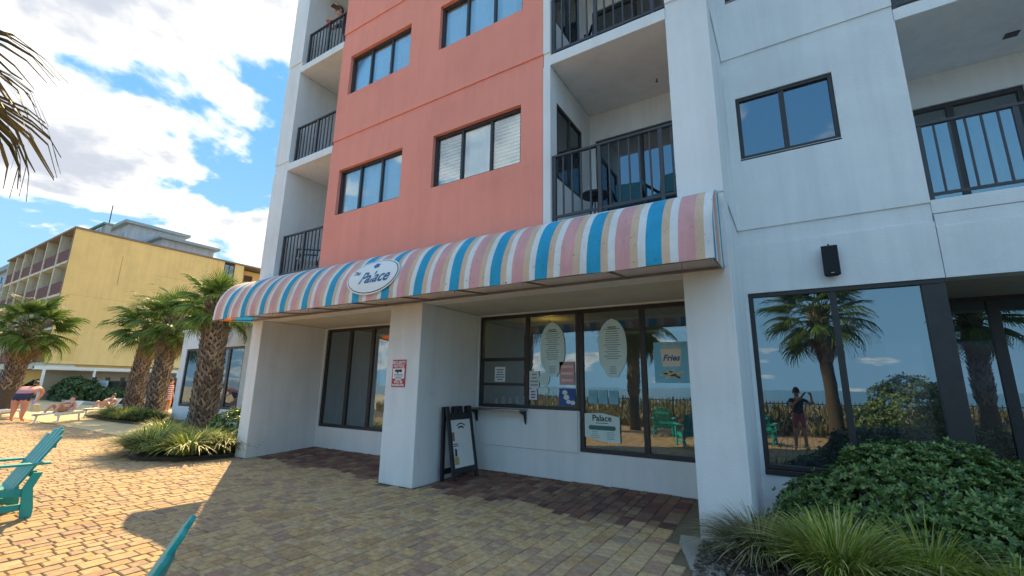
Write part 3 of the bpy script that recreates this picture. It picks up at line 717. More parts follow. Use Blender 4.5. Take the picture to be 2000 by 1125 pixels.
front_text('WILL BE', .055, SIGNW, -5.705, YF-.0145, 1.632, ss, 0, .002); front_text('PROSECUTED', .045, SIGNW, -5.705, YF-.0145, 1.582, ss, 0, .002)
MB().box(-5.79, -5.67, YF-.0165, YF-.0146, 1.80, 1.84).box(-5.67, -5.63, YF-.0165, YF-.0146, 1.795, 1.845).box(-5.74, -5.71, YF-.0165, YF-.0146, 1.775, 1.80).build('camera_symbol', INKD, ss)
bars(ss, -5.82, -5.59, 1.695, 1.77, 3, YF-.0147, INKB, .4)
bars(ss, -5.83, -5.58, 1.655, 1.685, 1, YF-.0125, SIGNW, .6)

# A-frame sidewalk sign standing in the snack bar bay
afr = thing('sandwich_board', 'black plastic sandwich board with white panel leaning by the pillar', 'sign board', (-5.03, 6.42, .045), R(88))
BP = mat('black_plastic', (.022, .024, .03), .5, .2, 8, .1, 50)
def aframe_side(sgn):
    # local: x across, y depth, tilted panel; sgn=-1 faces -y
    def P(x, z, t=0): return (x, sgn*(.135-.10*z/1.18)-.10*0+sgn*t, z)
    b = MB(); W_ = .33; T = .045
    def slab(x0, x1, z0, z1): b.prism([(x0, z0), (x1, z0), (x1, z1), (x0, z1)], lambda x, z: P(x, z, -T/2), lambda x, z: P(x, z, T/2))
    slab(-W_, -W_+.07, 0, 1.19); slab(W_-.07, W_, 0, 1.19); slab(-W_+.07, W_-.07, .10, .19)
    slab(-W_+.07, W_-.07, .96, 1.07); slab(-.09, -.045, 1.07, 1.19); slab(.045, .09, 1.07, 1.19); slab(-.045, .045, 1.14, 1.19)
    o = lpart('board_frame', b, BP, afr, bevel=.006)
    q = MB().prism([(-W_+.07, .19), (W_-.07, .19), (W_-.07, .96), (-W_+.07, .96)], lambda x, z: P(x, z, -.008), lambda x, z: P(x, z, .008))
    pn = lpart('white_panel', q, SIGNW, o)
    if sgn < 0:
        def flat(pts, m, nm, lift=.0095):
            lpart(nm, MB().add([P(x, z, lift) for x, z in pts], [tuple(range(len(pts)))]), m, pn)
        flat([(-.24, .24), (-.13, .24), (-.13, .36), (-.24, .36)], mat('print_yellow', (.55, .42, .16), .6, .2, 30), 'print_patch')
        flat([(-.22, .37), (-.17, .37), (-.16, .48), (-.21, .50)], INKD, 'print_patch'); flat([(-.25, .62), (-.19, .62), (-.19, .76), (-.25, .76)], mat('print_brown', (.35, .18, .11), .6, .3, 30), 'print_patch')
        for k, zz3 in enumerate((.53, .56)): flat([(-.24, zz3), (-.12, zz3), (-.12, zz3+.014), (-.24, zz3+.014)], INKD, 'print_patch')
        for rr, th in ((.17, .020), (.12, .028)):
            pts = [(rr*math.sin(a), .735+rr*math.cos(a)) for a in [R(-42+84*k/10) for k in range(11)]]+[((rr-th)*math.sin(a), .735+(rr-th)*math.cos(a)) for a in [R(42-84*k/10) for k in range(11)]]
            flat(pts, INKD, 'print_arc')
aframe_side(-1); aframe_side(1)
afr.matrix_basis = Matrix.Translation((-5.0, 6.42, .05)) @ Matrix.Rotation(R(-6), 4, 'Y') @ Matrix.Rotation(R(88), 4, 'Z')

# posters and menus behind the snack bar glass
YP = YB+.058
POSTERW = mat('poster_white', (.70, .78, .80), .6, .06); POST_T = mat('poster_teal', (.62, .84, .87), .6, .08, 2)
def surfboard(xc, zc, label, seed):
    pts = []
    for k in range(25):
        t = -1+2*k/24; w = .245*(1-abs(t)**2.6)**.62 if t > -.55 else .245*(1-.55**2.6)**.62*(1-(-.55-t)*1.35)
        pts.append((w, zc+.49*t))
    poly = pts+[(-w, z) for w, z in reversed(pts)]
    b = MB().prism([(xc+u, z) for u, z in poly], lambda a, c: (a, YP, c), lambda a, c: (a, YP+.006, c))
    o = tag(b.build('surfboard_menu', POST_T), label, 'menu', 'surfboard menus in the window')
    bars(o, xc-.15, xc+.15, zc-.20, zc+.33, 14, YP, mat('print_grey', (.22, .36, .40), .6), .35, .22, seed)
    bars(o, xc-.08, xc+.08, zc+.30, zc+.36, 2, YP, INKD, .5, .1, seed+5); bars(o, xc-.07, xc+.07, zc-.44, zc-.30, 4, YP, MATS['print_grey'], .4, .2, seed+2)
surfboard(-3.66, 2.26, 'pale blue surfboard shaped menu in the narrow pane beside the service hatch', 3)
surfboard(-2.54, 2.25, 'pale blue surfboard shaped menu in the large middle pane', 8)
fp = card('fries_poster', 'light blue poster with a cup of fries in the right snack bar pane', 'poster', -1.86, -1.33, 1.68, 2.31, YP, mat('poster_blue', (.20, .58, .80), .6, .1, 2))
MB().prism([(-1.73, 1.93), (-1.47, 1.93), (-1.44, 2.2), (-1.76, 2.2)], lambda a, c: (a, YP-.003, c), lambda a, c: (a, YP-.0005, c)).build('cup_picture', mat('cup_cream', (.76, .75, .66), .6), fp)
fb2 = MB()
for k in range(9): fb2.box(-1.74+k*.032, -1.722+k*.032, YP-.0025, YP-.0005, 2.2, 2.225+.03*((k*7) % 3))
for a, c in (((-1.76, 1.84), (-1.48, 1.76)), ((-1.7, 1.75), (-1.42, 1.86)), ((-1.66, 1.88), (-1.45, 1.73)), ((-1.78, 1.79), (-1.55, 1.87))):
    fb2.bar((a[0], YP-.0035, a[1]), (c[0], YP-.0035, c[1]), .003, .03)
fr_ = fb2.build('fries_picture', mat('fries', (.72, .60, .36), .6, .15, 30), fp); fr_['kind'] = 'stuff'
front_text('Fries', .13, INKB, -1.60, YP-.0045, 2.06, fp, .3, .004)
ps = MB().prism([(-3.05, .80), (-2.75, .735), (-2.45, .73), (-2.45, 1.13), (-2.75, 1.185), (-3.05, 1.17)], lambda a, c: (a, YP-.02, c), lambda a, c: (a, YP-.015, c))
ps = tag(ps.build('palace_sign', mat('sign_mint', (.66, .80, .76), .6, .06)), 'pale mint Palace sign with opening panel low in the middle pane', 'sign')
front_text('Palace', .135, INKD, -2.75, YP-.0215, 1.10, ps, 0, .003); bars(ps, -2.86, -2.64, 1.015, 1.035, 1, YP-.0205, INKD, .5, .02)
MB().prism([(-2.96+.0, .915), (-2.54, .915), (-2.52, .935), (-2.52, .965), (-2.54, .985), (-2.96, .985), (-2.98, .965), (-2.98, .935)], lambda a, c: (a, YP-.0225, c), lambda a, c: (a, YP-.0203, c)).build('dark_bar', mat('sign_green', (.05, .16, .16), .6), ps)
bars(ps, -2.95, -2.80, .78, .90, 4, YP-.0205, MATS['print_grey'], .3, .2, 2); bars(ps, -2.70, -2.52, .77, .90, 4, YP-.0205, MATS['print_grey'], .3, .2, 4)
def poster(label, x0, x1, z0, z1, m, n, ink, seed, name='paper_notice', y=None):
    o = card(name, label, 'notice', x0, x1, z0, z1, y or YP, m); bars(o, x0+.02, x1-.02, z0+.02, z1-.03, n, (y or YP), ink, .4, .2, seed); return o
poster('blue topped card notice stuck on the service hatch', -4.90, -4.66, 1.67, 1.95, POSTERW, 5, INKB, 1, y=YB+.062)
o = poster('blank white notice at the left edge of the surfboard pane', -4.13, -3.93, 1.57, 1.87, POSTERW, 4, MATS['print_grey'], 2)
o = poster('white card with blue heading just under the blank notice', -4.13, -3.97, 1.36, 1.555, mat('poster_pale', (.72, .74, .84), .6), 3, INKD, 3)
o = tag(MB().ellipsoid((-3.825, YP+.004, 1.73), (.105, .004, .115), 20, 10).build('round_sticker', POST_T), 'larger round pale sticker beside the surfboard tail', 'sticker')
o = tag(MB().ellipsoid((-3.835, YP+.004, 1.53), (.10, .004, .075), 20, 10).build('round_sticker', POST_T), 'smaller oval pale sticker under the larger round one', 'sticker')
PK = mat('poster_pink', (.62, .34, .36), .6, .15, 6)
o = poster('pink poster with two drinks right of the surfboard menu', -3.52, -3.23, 1.63, 2.03, PK, 3, mat('print_pale', (.7, .62, .6), .6), 5)
o = card('ice_cream_poster', 'deep blue ice cream poster at the bottom of the surfboard pane', 'poster', -3.53, -3.23, 1.275, 1.57, YP, mat('poster_navy', (.03, .10, .34), .6, .15, 6))
for (px_, pz_, rr) in ((-3.42, 1.50, .05), (-3.39, 1.42, .055), (-3.35, 1.345, .045), (-3.27, 1.33, .045)):
    MB().ellipsoid((px_, YP-.0005, pz_), (rr, .003, rr*.8), 14, 8).build('scoop_picture', POSTERW, o)
for k in range(3): card('blue_photo_card', ('left', 'middle', 'right')[k]+' of three blue photo cards in the large middle pane', 'photo', -2.98+k*.18, -2.83+k*.18, 1.33, 1.55, YP, mat('photo_blue', (.20, .46, .58), .6, .25, 9), 'photo cards in the middle pane')
# things inside
gl = thing('pendant_lamp', 'glowing yellow pendant lamp inside behind the surfboard pane', 'lamp', (-4.25, 8.3, 2.66))
MB().ellipsoid((-4.25, 8.3, 2.66), (.075, .075, .05), 14, 8).build('globe', emis('lamp_glow', (1, .62, .08), 6), gl, smooth=True)
MB().tube([(-4.25, 8.3, 2.70), (-4.25, 8.3, 2.98)], .008, 6).build('cord', BLACK, gl)
JAR = [mat('jar_clear', (.55, .58, .58), .25, .1), mat('jar_red', (.42, .12, .08), .4, .2), mat('jar_green', (.10, .30, .10), .4, .2)]
sdesc = ['clear jar', 'red bottle', 'green bottle']
r9 = random.Random(3); nth = [0, 0, 0]
ct = thing('window_counter', 'dark counter just inside the snack bar windows', 'counter', (-4.2, 7.6, 0))
MB().box(-5.2, -3.2, 7.42, 7.75, 1.14, 1.18).build('top', INT_F, ct); MB().box(-5.2, -3.2, 7.5, 7.7, .06, 1.139).build('body', INT_F, ct)
for k in range(12):
    xx = -5.05+k*.16; kd = (0, 0, 0, 0, 0, 0, 1, 2, 2, 1, 2, 1)[k]; hh = r9.uniform(.13, .24)
    t_ = thing('jar' if kd == 0 else 'bottle', None, sdesc[kd].split()[1], (xx, 7.56, 1.18))
    nth[kd] += 1
    t_['label'] = ('first', 'second', 'third', 'fourth', 'fifth', 'sixth')[nth[kd]-1]+' '+sdesc[kd]+' from the left on the counter inside the snack window'; t_['group'] = sdesc[kd]+'s on the window counter'
    lpart('body', MB().tube([(0, 0, 0), (0, 0, hh*.7), (0, 0, hh*.85), (0, 0, hh)], [.038, .038, .02, .016], 10), JAR[kd], t_, smooth=False)
    lpart('lid', MB().tube([(0, 0, hh), (0, 0, hh+.02)], .02, 8), PLASTIC_W, t_)
# speaker
spk = thing('wall_speaker', 'black box speaker bracketed above the right window', 'speaker', (.56, 7.05, 3.08))
MB().prism([(.47, 7.06), (.66, 7.06), (.63, 7.17), (.50, 7.17)], lambda a, c: (a, c, 3.09), lambda a, c: (a, c, 3.50)).build('cabinet', mat('speaker_black', (.02, .022, .026), .6, .2, 40), spk, bevel=.012)
MB().box(.482, .648, 7.052, 7.0595, 3.105, 3.485).build('grille', mat('speaker_grille', (.012, .014, .018), .8, .3, 200), spk)
MB().box(.53, .60, 7.171, 7.199, 3.20, 3.40).build('bracket', BLACK, spk); MB().tube([(.565, 7.12, 3.5), (.565, 7.12, 3.53)], .012, 6).build('knob', BLACK, spk)
MB().box(.55, .585, 7.0495, 7.0519, 3.118, 3.124).build('badge', PLASTIC_W, spk)

# ------------------------------------------------------------------ vegetation
PALM_G = [varied('palm_leaf', [(0, (.04, .09, .02)), (.35, (.075, .15, .03)), (.7, (.13, .22, .045)), (1, (.26, .31, .10))], .58, .32, 0, 40, .25, .1)]
PALM_D = varied('dry_palm_leaf', [(0, (.16, .10, .05)), (.5, (.27, .18, .09)), (1, (.38, .28, .15))], .7, .2)
BOOT = varied('palm_boot', [(0, (.10, .075, .06)), (.4, (.19, .15, .125)), (.75, (.28, .225, .185)), (1, (.36, .29, .23))], .85, 0, .6, 30)
BARK = mat('palm_bark', (.085, .065, .05), .95, .3, 10, .8, 30, stretch=(1, 1, 3))
def frond_mesh(seed, m, n=38, pet=.85, fan=.85, droop=.35):
    r = random.Random(seed); b = MB()
    pts = [(pet*t, 0, .16*t-.10*t*t) for t in (0, .33, .66, 1)]
    b.tube(pts, [.026, .02, .015, .012], 5)
    ex, ez = pts[-1][0], pts[-1][2]
    for k in range(n):
        f = -1+2*(k+.5)/n; a = f*R(128)*(1-.12*abs(f)); ln = fan*(1-.22*abs(f)**1.6)*r.uniform(.88, 1.06)
        bx = ex+(.30*(1-abs(f))**1.2)*fan*.6; by = 0; bz = ez-.12*(1-abs(f))*fan
        d = Vector((math.cos(a), math.sin(a), 0)); side = Vector((-math.sin(a), math.cos(a), 0)); lift = .22*abs(math.sin(a))*(1-abs(f)*.3)
        w = .021; prev = None; vs = []
        for q, t in enumerate((0, .3, .62, .84, 1)):
            zc = bz+lift*ln*t-droop*ln*t*t*t*r.uniform(.8, 1.25)-.03*t; ww = (w*.35, w*1.0, w*.85, w*.45, .002)[q]
            p = Vector((bx, by, zc))+d*(ln*t*(1-.10*t*t)); p.z = zc
            vs += [p-side*ww+Vector((0, 0, .010)), p+side*ww-Vector((0, 0, .010))]
        b.add(vs, [(2*q, 2*q+1, 2*q+3, 2*q+2) for q in range(4)])
    return b.mesh('frond', m, fix=False)
FR = [frond_mesh(s, PALM_G[0], droop=.30+.10*s) for s in range(4)]; FRD = frond_mesh(9, PALM_D, n=26, droop=.9, fan=.7)
PALM_DK = varied('shaded_palm_leaf', [(0, (.03, .035, .02)), (.5, (.07, .06, .035)), (.8, (.12, .09, .05)), (1, (.06, .08, .03))], .6, .2)  # dry leaf colours, darkened so the fronds read as backlit silhouettes
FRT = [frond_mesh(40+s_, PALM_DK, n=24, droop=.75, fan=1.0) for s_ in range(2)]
def trunk_mesh(h, r0, r1, lean, boots_from, boots_to, rows, seed, blen=.24):
    r = random.Random(seed); b = MB(); pts, rs = [], []
    def cen(t): return Vector((lean[0]*t*t, lean[1]*t*t, h*t))
    for k in range(13):
        t = k/12; pts.append(cen(t)-(Vector((0, 0, .15)) if k == 0 else Vector())); rs.append((r0*1.12 if k == 0 else r0+(r1-r0)*t)*r.uniform(.97, 1.03))
    b.tube(pts, rs, 12); bt = MB()
    nb = 9
    for i in range(rows):
        t0 = boots_from+(boots_to-boots_from)*i/(rows-1); c = cen(t0); rad = r0+(r1-r0)*t0; topf = max(0, (t0-.80)/.2)
        for k in range(nb):
            a = 2*math.pi*(k+.5*(i % 2))/nb+r.uniform(-.06, .06); L_ = blen*r.uniform(.85, 1.15)*(1+.7*topf*r.random())
            for sg_ in (-1, 1):
                a1 = a+sg_*R(21)
                p0 = c+Vector((math.cos(a)*rad*.96, math.sin(a)*rad*.96, -.02)); out = rad+.05+.05*r.random()+.20*topf*r.random()
                p1 = c+Vector((math.cos(a1)*out, math.sin(a1)*out, L_)); rr_ = Vector((math.cos(a1), math.sin(a1), .2))
                bt.bar(p0, p1, .075, .032, rr_, w2=.035, h2=.014)
    return b.mesh('trunk', BARK, True), bt.mesh('boots', BOOT)
def palm(name, label, loc, h, r0, r1, lean, nf, cs, seed, boots=(0.0, 1.0), group=None, dead=7, elev=(-34, 80), wind=(0, 0), rows=None, kinds=None):
    t = thing(name, label, 'palm tree', loc, 0, group); r = random.Random(seed)
    tm, bm_ = trunk_mesh(h, r0, r1, lean, boots[0], boots[1], rows or int(h*(boots[1]-boots[0])/.105), seed)
    lpart('trunk', tm, None, t)
    bo = lpart('boots', bm_, None, t); bo['kind'] = 'stuff'
    top = Vector((lean[0], lean[1], h))
    for k in range(nf+dead):
        f = k/max(1, nf-1); dd = k >= nf
        az = k*2.39996+r.uniform(-.2, .2); el = R(elev[1]+(elev[0]-elev[1])*min(1, f)**.8+r.uniform(-8, 8)) if not dd else R(r.uniform(-75, -50))
        o = bpy.data.objects.new('frond', FRD if dd else r.choice(kinds or FR)); COL.objects.link(o); o.parent = t
        q = Matrix.Rotation(az, 4, 'Z') @ Matrix.Rotation(-el, 4, 'Y') @ Matrix.Rotation(r.uniform(-.35, .35), 4, 'X')
        s = cs*r.uniform(.88, 1.1)*(.8 if dd else 1)
        o.matrix_basis = Matrix.Translation(top+Vector((math.cos(az)*.06, math.sin(az)*.06, -.28*min(1, f)*(1 if not dd else 1.2)))) @ Matrix.Translation((wind[0]*f, wind[1]*f, 0)) @ q @ Matrix.Scale(s, 4)
    return t
GP = 'cabbage palms beside the hotel wing'
palm('palm_tree', 'nearest cabbage palm with thick criss-cross trunk in front of wing windows', (-17.0, 7.75, .05), 4.15, .37, .31, (-.15, 0, 0), 34, .80, 1, group=GP)
palm('palm_tree', 'middle cabbage palm just left of the wing end', (-24.0, 8.95, .05), 4.15, .32, .27, (.2, .1, 0), 36, 1.02, 2, group=GP)
palm('palm_tree', 'leftmost of the three grouped cabbage palms beside the wing', (-28.0, 9.5, .05), 4.15, .34, .27, (.5, .1, 0), 36, 1.10, 3, group=GP)
palm('palm_tree', 'lone cabbage palm behind the bending woman at the picture edge', (-31.5, 5.8, 0), 3.9, .34, .28, (.55, .2, 0), 36, 1.06, 4, boots=(.28, 1.0))
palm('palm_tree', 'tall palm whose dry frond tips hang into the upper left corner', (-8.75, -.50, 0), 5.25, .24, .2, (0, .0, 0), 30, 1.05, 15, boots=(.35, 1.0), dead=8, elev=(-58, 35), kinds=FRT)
GB = 'palms along the beach fence'
palm('palm_tree', 'beach fence palm mirrored in the picture window left half', (.98, -3.4, 0), 4.1, .21, .17, (-.10, 0, 0), 34, .95, 21, boots=(.62, 1.0), group=GB)
palm('palm_tree', 'beach fence palm mirrored in the large snack bar pane', (-5.45, -3.4, 0), 4.35, .20, .16, (.05, 0, 0), 30, .95, 22, boots=(.3, 1.0), group=GB, elev=(-60, 40))
palm('palm_tree', 'beach fence palm mirrored in the deep window at far right', (5.3, -3.2, 0), 4.2, .24, .2, (0, 0, 0), 34, .95, 23, boots=(.3, 1.0), group=GB)

GRASS = varied('grass_blade', [(0, (.13, .20, .03)), (.3, (.28, .37, .05)), (.6, (.46, .51, .09)), (.85, (.62, .60, .20)), (1, (.70, .64, .40))], .55, .35, 0, 40, .4, .08)
GRASSDRY = varied('dry_grass_blade', [(0, (.09, .10, .035)), (.3, (.18, .17, .07)), (.6, (.34, .28, .17)), (.85, (.46, .39, .27)), (1, (.16, .22, .05))], .65, .3, 0, 40, .4, .08)
GRASSDK = varied('dark_grass_blade', [(0, (.05, .085, .022)), (.4, (.11, .17, .03)), (.7, (.22, .27, .05)), (.9, (.36, .33, .15)), (1, (.46, .40, .26))], .6, .3, 0, 40, .4, .08)
def clump_mesh(n, rad, ln, w, seed, m, flop=1.0, windx=0):
    r = random.Random(seed); b = MB()
    for _ in range(n):
        a = r.uniform(0, 6.283); rr = rad*.5*math.sqrt(r.random()); base = Vector((rr*math.cos(a), rr*math.sin(a), 0))
        az = a+r.uniform(-.7, .7); L_ = ln*r.uniform(.6, 1.15); d = Vector((math.cos(az)+windx, math.sin(az), 0)); sd = Vector((-math.sin(az), math.cos(az), 0))
        out = (rr/(rad*.5)*.55+r.uniform(.12, .45))*flop; vs = []; ww = w*r.uniform(.7, 1.3)
        for q, t in enumerate((0, .35, .68, .9, 1)):
            hz = L_*(t*(1.05-.25*out)-out*.55*t**2.6); ho = L_*out*(t**1.5)
            p = base+d*ho+Vector((0, 0, max(hz, -.02))); k = (.7, 1, .8, .45, .08)[q]
            vs += [p-sd*ww*k/2, p+sd*ww*k/2]
        b.add(vs, [(2*q, 2*q+1, 2*q+3, 2*q+2) for q in range(4)])
    return b.mesh('grass_clump', m, fix=False)
def clump(label, loc, me, s, rz, group): 
    o = bpy.data.objects.new('grass_clump', me); COL.objects.link(o); o.location = loc; o.scale = (s, s, s); o.rotation_euler = (0, 0, rz)
    return tag(o, label, 'grass clump', group)
CL = [clump_mesh(560, .62, .70, .022, s, (GRASS, GRASSDK)[s % 2], 1.3) for s in (30, 31, 32, 33)]
GL_ = 'grass clumps in the left bed'
Lc = [(-12.75, 4.65, 1.0), (-11.95, 4.55, 1.05), (-11.15, 4.9, 1.1), (-10.95, 5.55, 1.0), (-13.6, 5.3, 1.0), (-12.6, 5.5, .95), (-14.6, 5.75, 1.0), (-15.7, 6.2, 1.0), (-11.7, 5.5, 1.05), (-16.7, 6.55, .95),
      (-24.6, 7.7, .95), (-23.7, 7.6, 1.0), (-22.7, 7.6, 1.0), (-21.7, 7.7, 1.0), (-25.6, 7.9, .9), (-21.0, 7.9, .9), (-24.0, 8.3, .95), (-22.4, 8.2, .9)]
dL = ['front left corner of the near left bed', 'front middle of the near left bed', 'front right of the near left bed', 'foot of the leftmost pillar', 'left rim of the near bed, second from its corner', 'second row of the near bed, behind the front middle clump',
      'left rim of the near bed, third from its corner', 'left rim of the near bed, fourth from its corner', 'second row of the near bed beside the pillar clump', 'far end of the near bed rim before the palm',
      'front row of the far bed, second from its left end', 'front row of the far bed, third from its left end', 'front row of the far bed, fourth from its left end', 'front row of the far bed, fifth from its left end', 'left end of the far bed', 'right end of the far bed', 'second row of the far bed at the leftmost grouped palm', 'second row of the far bed at the middle palm']
for k, (x, y, s) in enumerate(Lc): clump('grass clump at the '+dL[k], (x, y, .09), CL[k % 4], s*.92, k*1.7, GL_)
GR_ = 'ornamental grasses in the right bed'
clump('brownish drooping grass clump against the right pillar', (-.42, 5.25, .03), clump_mesh(1000, .42, .60, .011, 41, GRASSDRY, 1.25), 1.0, 0, GR_)
clump('bright green grass clump between the brown clump and the right corner', (.16, 5.0, .03), clump_mesh(1000, .42, .72, .013, 42, GRASS, 1.0), 1.0, .5, GR_)
clump('yellow green grass clump at the lower right corner', (.80, 5.35, .03), clump_mesh(900, .42, .64, .013, 43, GRASS, 1.05), 1.0, 1.2, GR_)
clump('yellow green grass clump cut off by the bottom right edge', (1.25, 5.1, .03), clump_mesh(600, .42, .5, .011, 44, GRASS, 1.1), 1.0, 2.2, GR_)

LEAF_R = varied('pittosporum_leaf', [(0, (.045, .09, .025)), (.35, (.085, .165, .04)), (.7, (.15, .25, .06)), (.93, (.25, .35, .09)), (1, (.36, .33, .13))], .38, .18, 0, 40, .5, .06)
LEAF_H = varied('hedge_leaf', [(0, (.028, .06, .018)), (.5, (.05, .10, .028)), (1, (.12, .17, .045))], .5, .2, 0, 40, .4, .06)
TWIG = mat('twig', (.10, .075, .05), .9, .2, 10)
def shrub_mesh(lobes, n, leaf, seed, m, per=6, flat=.0):
    r = random.Random(seed); b = MB()
    wts = [l[1][0]*l[1][1]+l[1][0]*l[1][2]+l[1][1]*l[1][2] for l in lobes]
    for _ in range(n):
        c, rad = r.choices(lobes, wts)[0]
        d = Vector((r.gauss(0, 1), r.gauss(0, 1), r.gauss(0, 1))).normalized()
        if d.z < -.55: d.z = -d.z
        k = (1-.34*r.random()**2.2)*(1+.16*mnoise.noise(d*2.6+Vector((seed, 0, 0)))+.07*mnoise.noise(d*7))
        if r.random() < .04: k *= 1.10
        p = Vector((c[0]+d.x*rad[0]*k, c[1]+d.y*rad[1]*k, c[2]+d.z*rad[2]*k))
        if p.z < .03: continue
        if any(((p.x-c2[0])/(r2[0]*.72))**2+((p.y-c2[1])/(r2[1]*.72))**2+((p.z-c2[2])/(r2[2]*.72))**2 < 1 for c2, r2 in lobes): continue
        nrm = Vector((d.x/rad[0], d.y/rad[1], d.z/rad[2]+.35)).normalized(); nrm = (nrm+Vector((r.uniform(-.4, .4), r.uniform(-.4, .4), r.uniform(-.1, .5)))).normalized()
        u = nrm.cross(Vector((.3, .2, 1))).normalized(); v = nrm.cross(u)
        a0 = r.uniform(0, 6.28)
        for q in range(per):
            a = a0+q*6.283/per+r.uniform(-.25, .25); ld = (u*math.cos(a)+v*math.sin(a))*.85+nrm*r.uniform(.15, .75); ld.normalize(); sd = ld.cross(nrm).normalized(); L_ = leaf*r.uniform(.7, 1.2); wv = L_*.24
            e = p+ld*L_; mid = p+ld*L_*.55
            b.add([p, mid-sd*wv, e, mid+sd*wv], [(0, 1, 2), (0, 2, 3)])
    return b.mesh('foliage', m, fix=False)
def shrub(name, label, loc, lobes, n, leaf, seed, m, per=6, cat='shrub', group=None):
    t = thing(name, label, cat, loc, 0, group)
    lpart('foliage', shrub_mesh(lobes, n, leaf, seed, m, per), None, t)
    b = MB(); r = random.Random(seed)
    for c, rad in lobes:
        for k in range(7):
            a = r.uniform(0, 6.28); b.tube([(c[0]*.5, c[1]*.5, -.05), (c[0]*.8+.3*rad[0]*math.cos(a), c[1]*.8+.3*rad[1]*math.sin(a), c[2]*.6), (c[0]+.75*rad[0]*math.cos(a), c[1]+.75*rad[1]*math.sin(a), c[2]+rad[2]*.45)], [.02, .013, .006], 5)
    s_ = lpart('branches', b, TWIG, t)
    return t
shrub('clipped_shrub', 'large dense dark green shrub in front of the right picture window', (1.15, 6.1, .02),
      [((-.15, .1, .45), (.95, .62, .62)), ((-.95, .2, .22), (.55, .45, .42)), ((.75, .1, .42), (.85, .7, .52)), ((1.6, 0, .35), (.9, .8, .55)), ((.25, -.35, .25), (.9, .45, .42))], 17000, .050, 51, LEAF_R, 6)
shrub('low_shrub', 'glossy low green shrub beside the leftmost pillar', (-12.0, 6.6, .08), [((0, 0, .35), (.9, .6, .5)), ((-1.0, .2, .3), (.7, .6, .42)), ((.75, -.1, .35), (.6, .5, .5))], 1800, .10, 52, LEAF_R, 5)
shrub('round_bush', 'rounded green bush behind the sunbathers', (-45.5, 11.9, -.1), [((0, 0, .7), (2.6, 1.2, 1.0)), ((2.2, 0, .5), (1.6, 1.0, .8)), ((-2.4, .2, .5), (1.8, 1.0, .85))], 2600, .26, 53, LEAF_H, 5)
shrub('hedge', 'low dark clipped hedge along the pool fence', (-38.5, 12.3, -.1), [((k*1.6-4.5, 0, .45), (1.3, .8, .62)) for k in range(7)], 2800, .22, 54, LEAF_H, 5)
shrub('round_bush', 'dark hedge bush at the left picture edge behind the woman', (-54, 12.4, -.1), [((0, 0, .6), (2.6, 1.0, .9)), ((-3, 0, .6), (2.4, 1.0, .9))], 1800, .26, 55, LEAF_H, 5)
shrub('round_bush', 'large round bush by the beach fence mirrored in the picture window', (2.85, -3.3, 0), [((0, 0, .95), (1.05, .8, 1.05)), ((-.8, .1, .55), (.7, .6, .7)), ((.9, .1, .7), (.8, .7, .8))], 3000, .10, 56, LEAF_R, 5)
dg = MB(); r5 = random.Random(77)
for k in range(9000):
    x, y = r5.uniform(-22, 12), -4.6-r5.random()**1.3*6; z = max(0, .55*math.exp(-((y+10)/2.6)**2)); L_ = r5.uniform(.35, .8); a = r5.uniform(0, 6.28); t_ = r5.uniform(.1, .45)
    d = Vector((math.cos(a)*t_, math.sin(a)*t_, 1)).normalized()*L_; sd = Vector((-math.sin(a), math.cos(a), 0))*.012; p = Vector((x, y, z-.05))
    dg.add([p-sd, p+sd, p+d*.6+sd*.7+Vector((0, 0, .02)), p+d+Vector((math.cos(a)*.1, math.sin(a)*.1, -.06))], [(0, 1, 2), (0, 2, 3)])
tag(dg.build('dune_grass', GRASSDRY, fix=False), 'wild dune grass growing along the beach fence', 'grass', kind='stuff')

# ------------------------------------------------------------------ beach fence
bf = thing('beach_fence', 'black picket fence between the patio and the dunes', 'fence', (-4, -6.15, 0))
MB().box(-16, 9, -6.17, -6.13, 1.08, 1.115).build('top_rail', BLACK, bf); MB().box(-16, 9, -6.17, -6.13, .10, .13).build('bottom_rail', BLACK, bf)
pk = MB().box(-.011, .011, -.011, .011, .02, 1.2).mesh('picket', BLACK); pp = MB().box(-.03, .03, -.03, .03, -.1, 1.25).mesh('post', BLACK)
for k in range(176):
    o = link('post' if k % 16 == 0 else 'picket', pp if k % 16 == 0 else pk, bf); o.location = (-15.9+k*.1415, -6.15, 0)

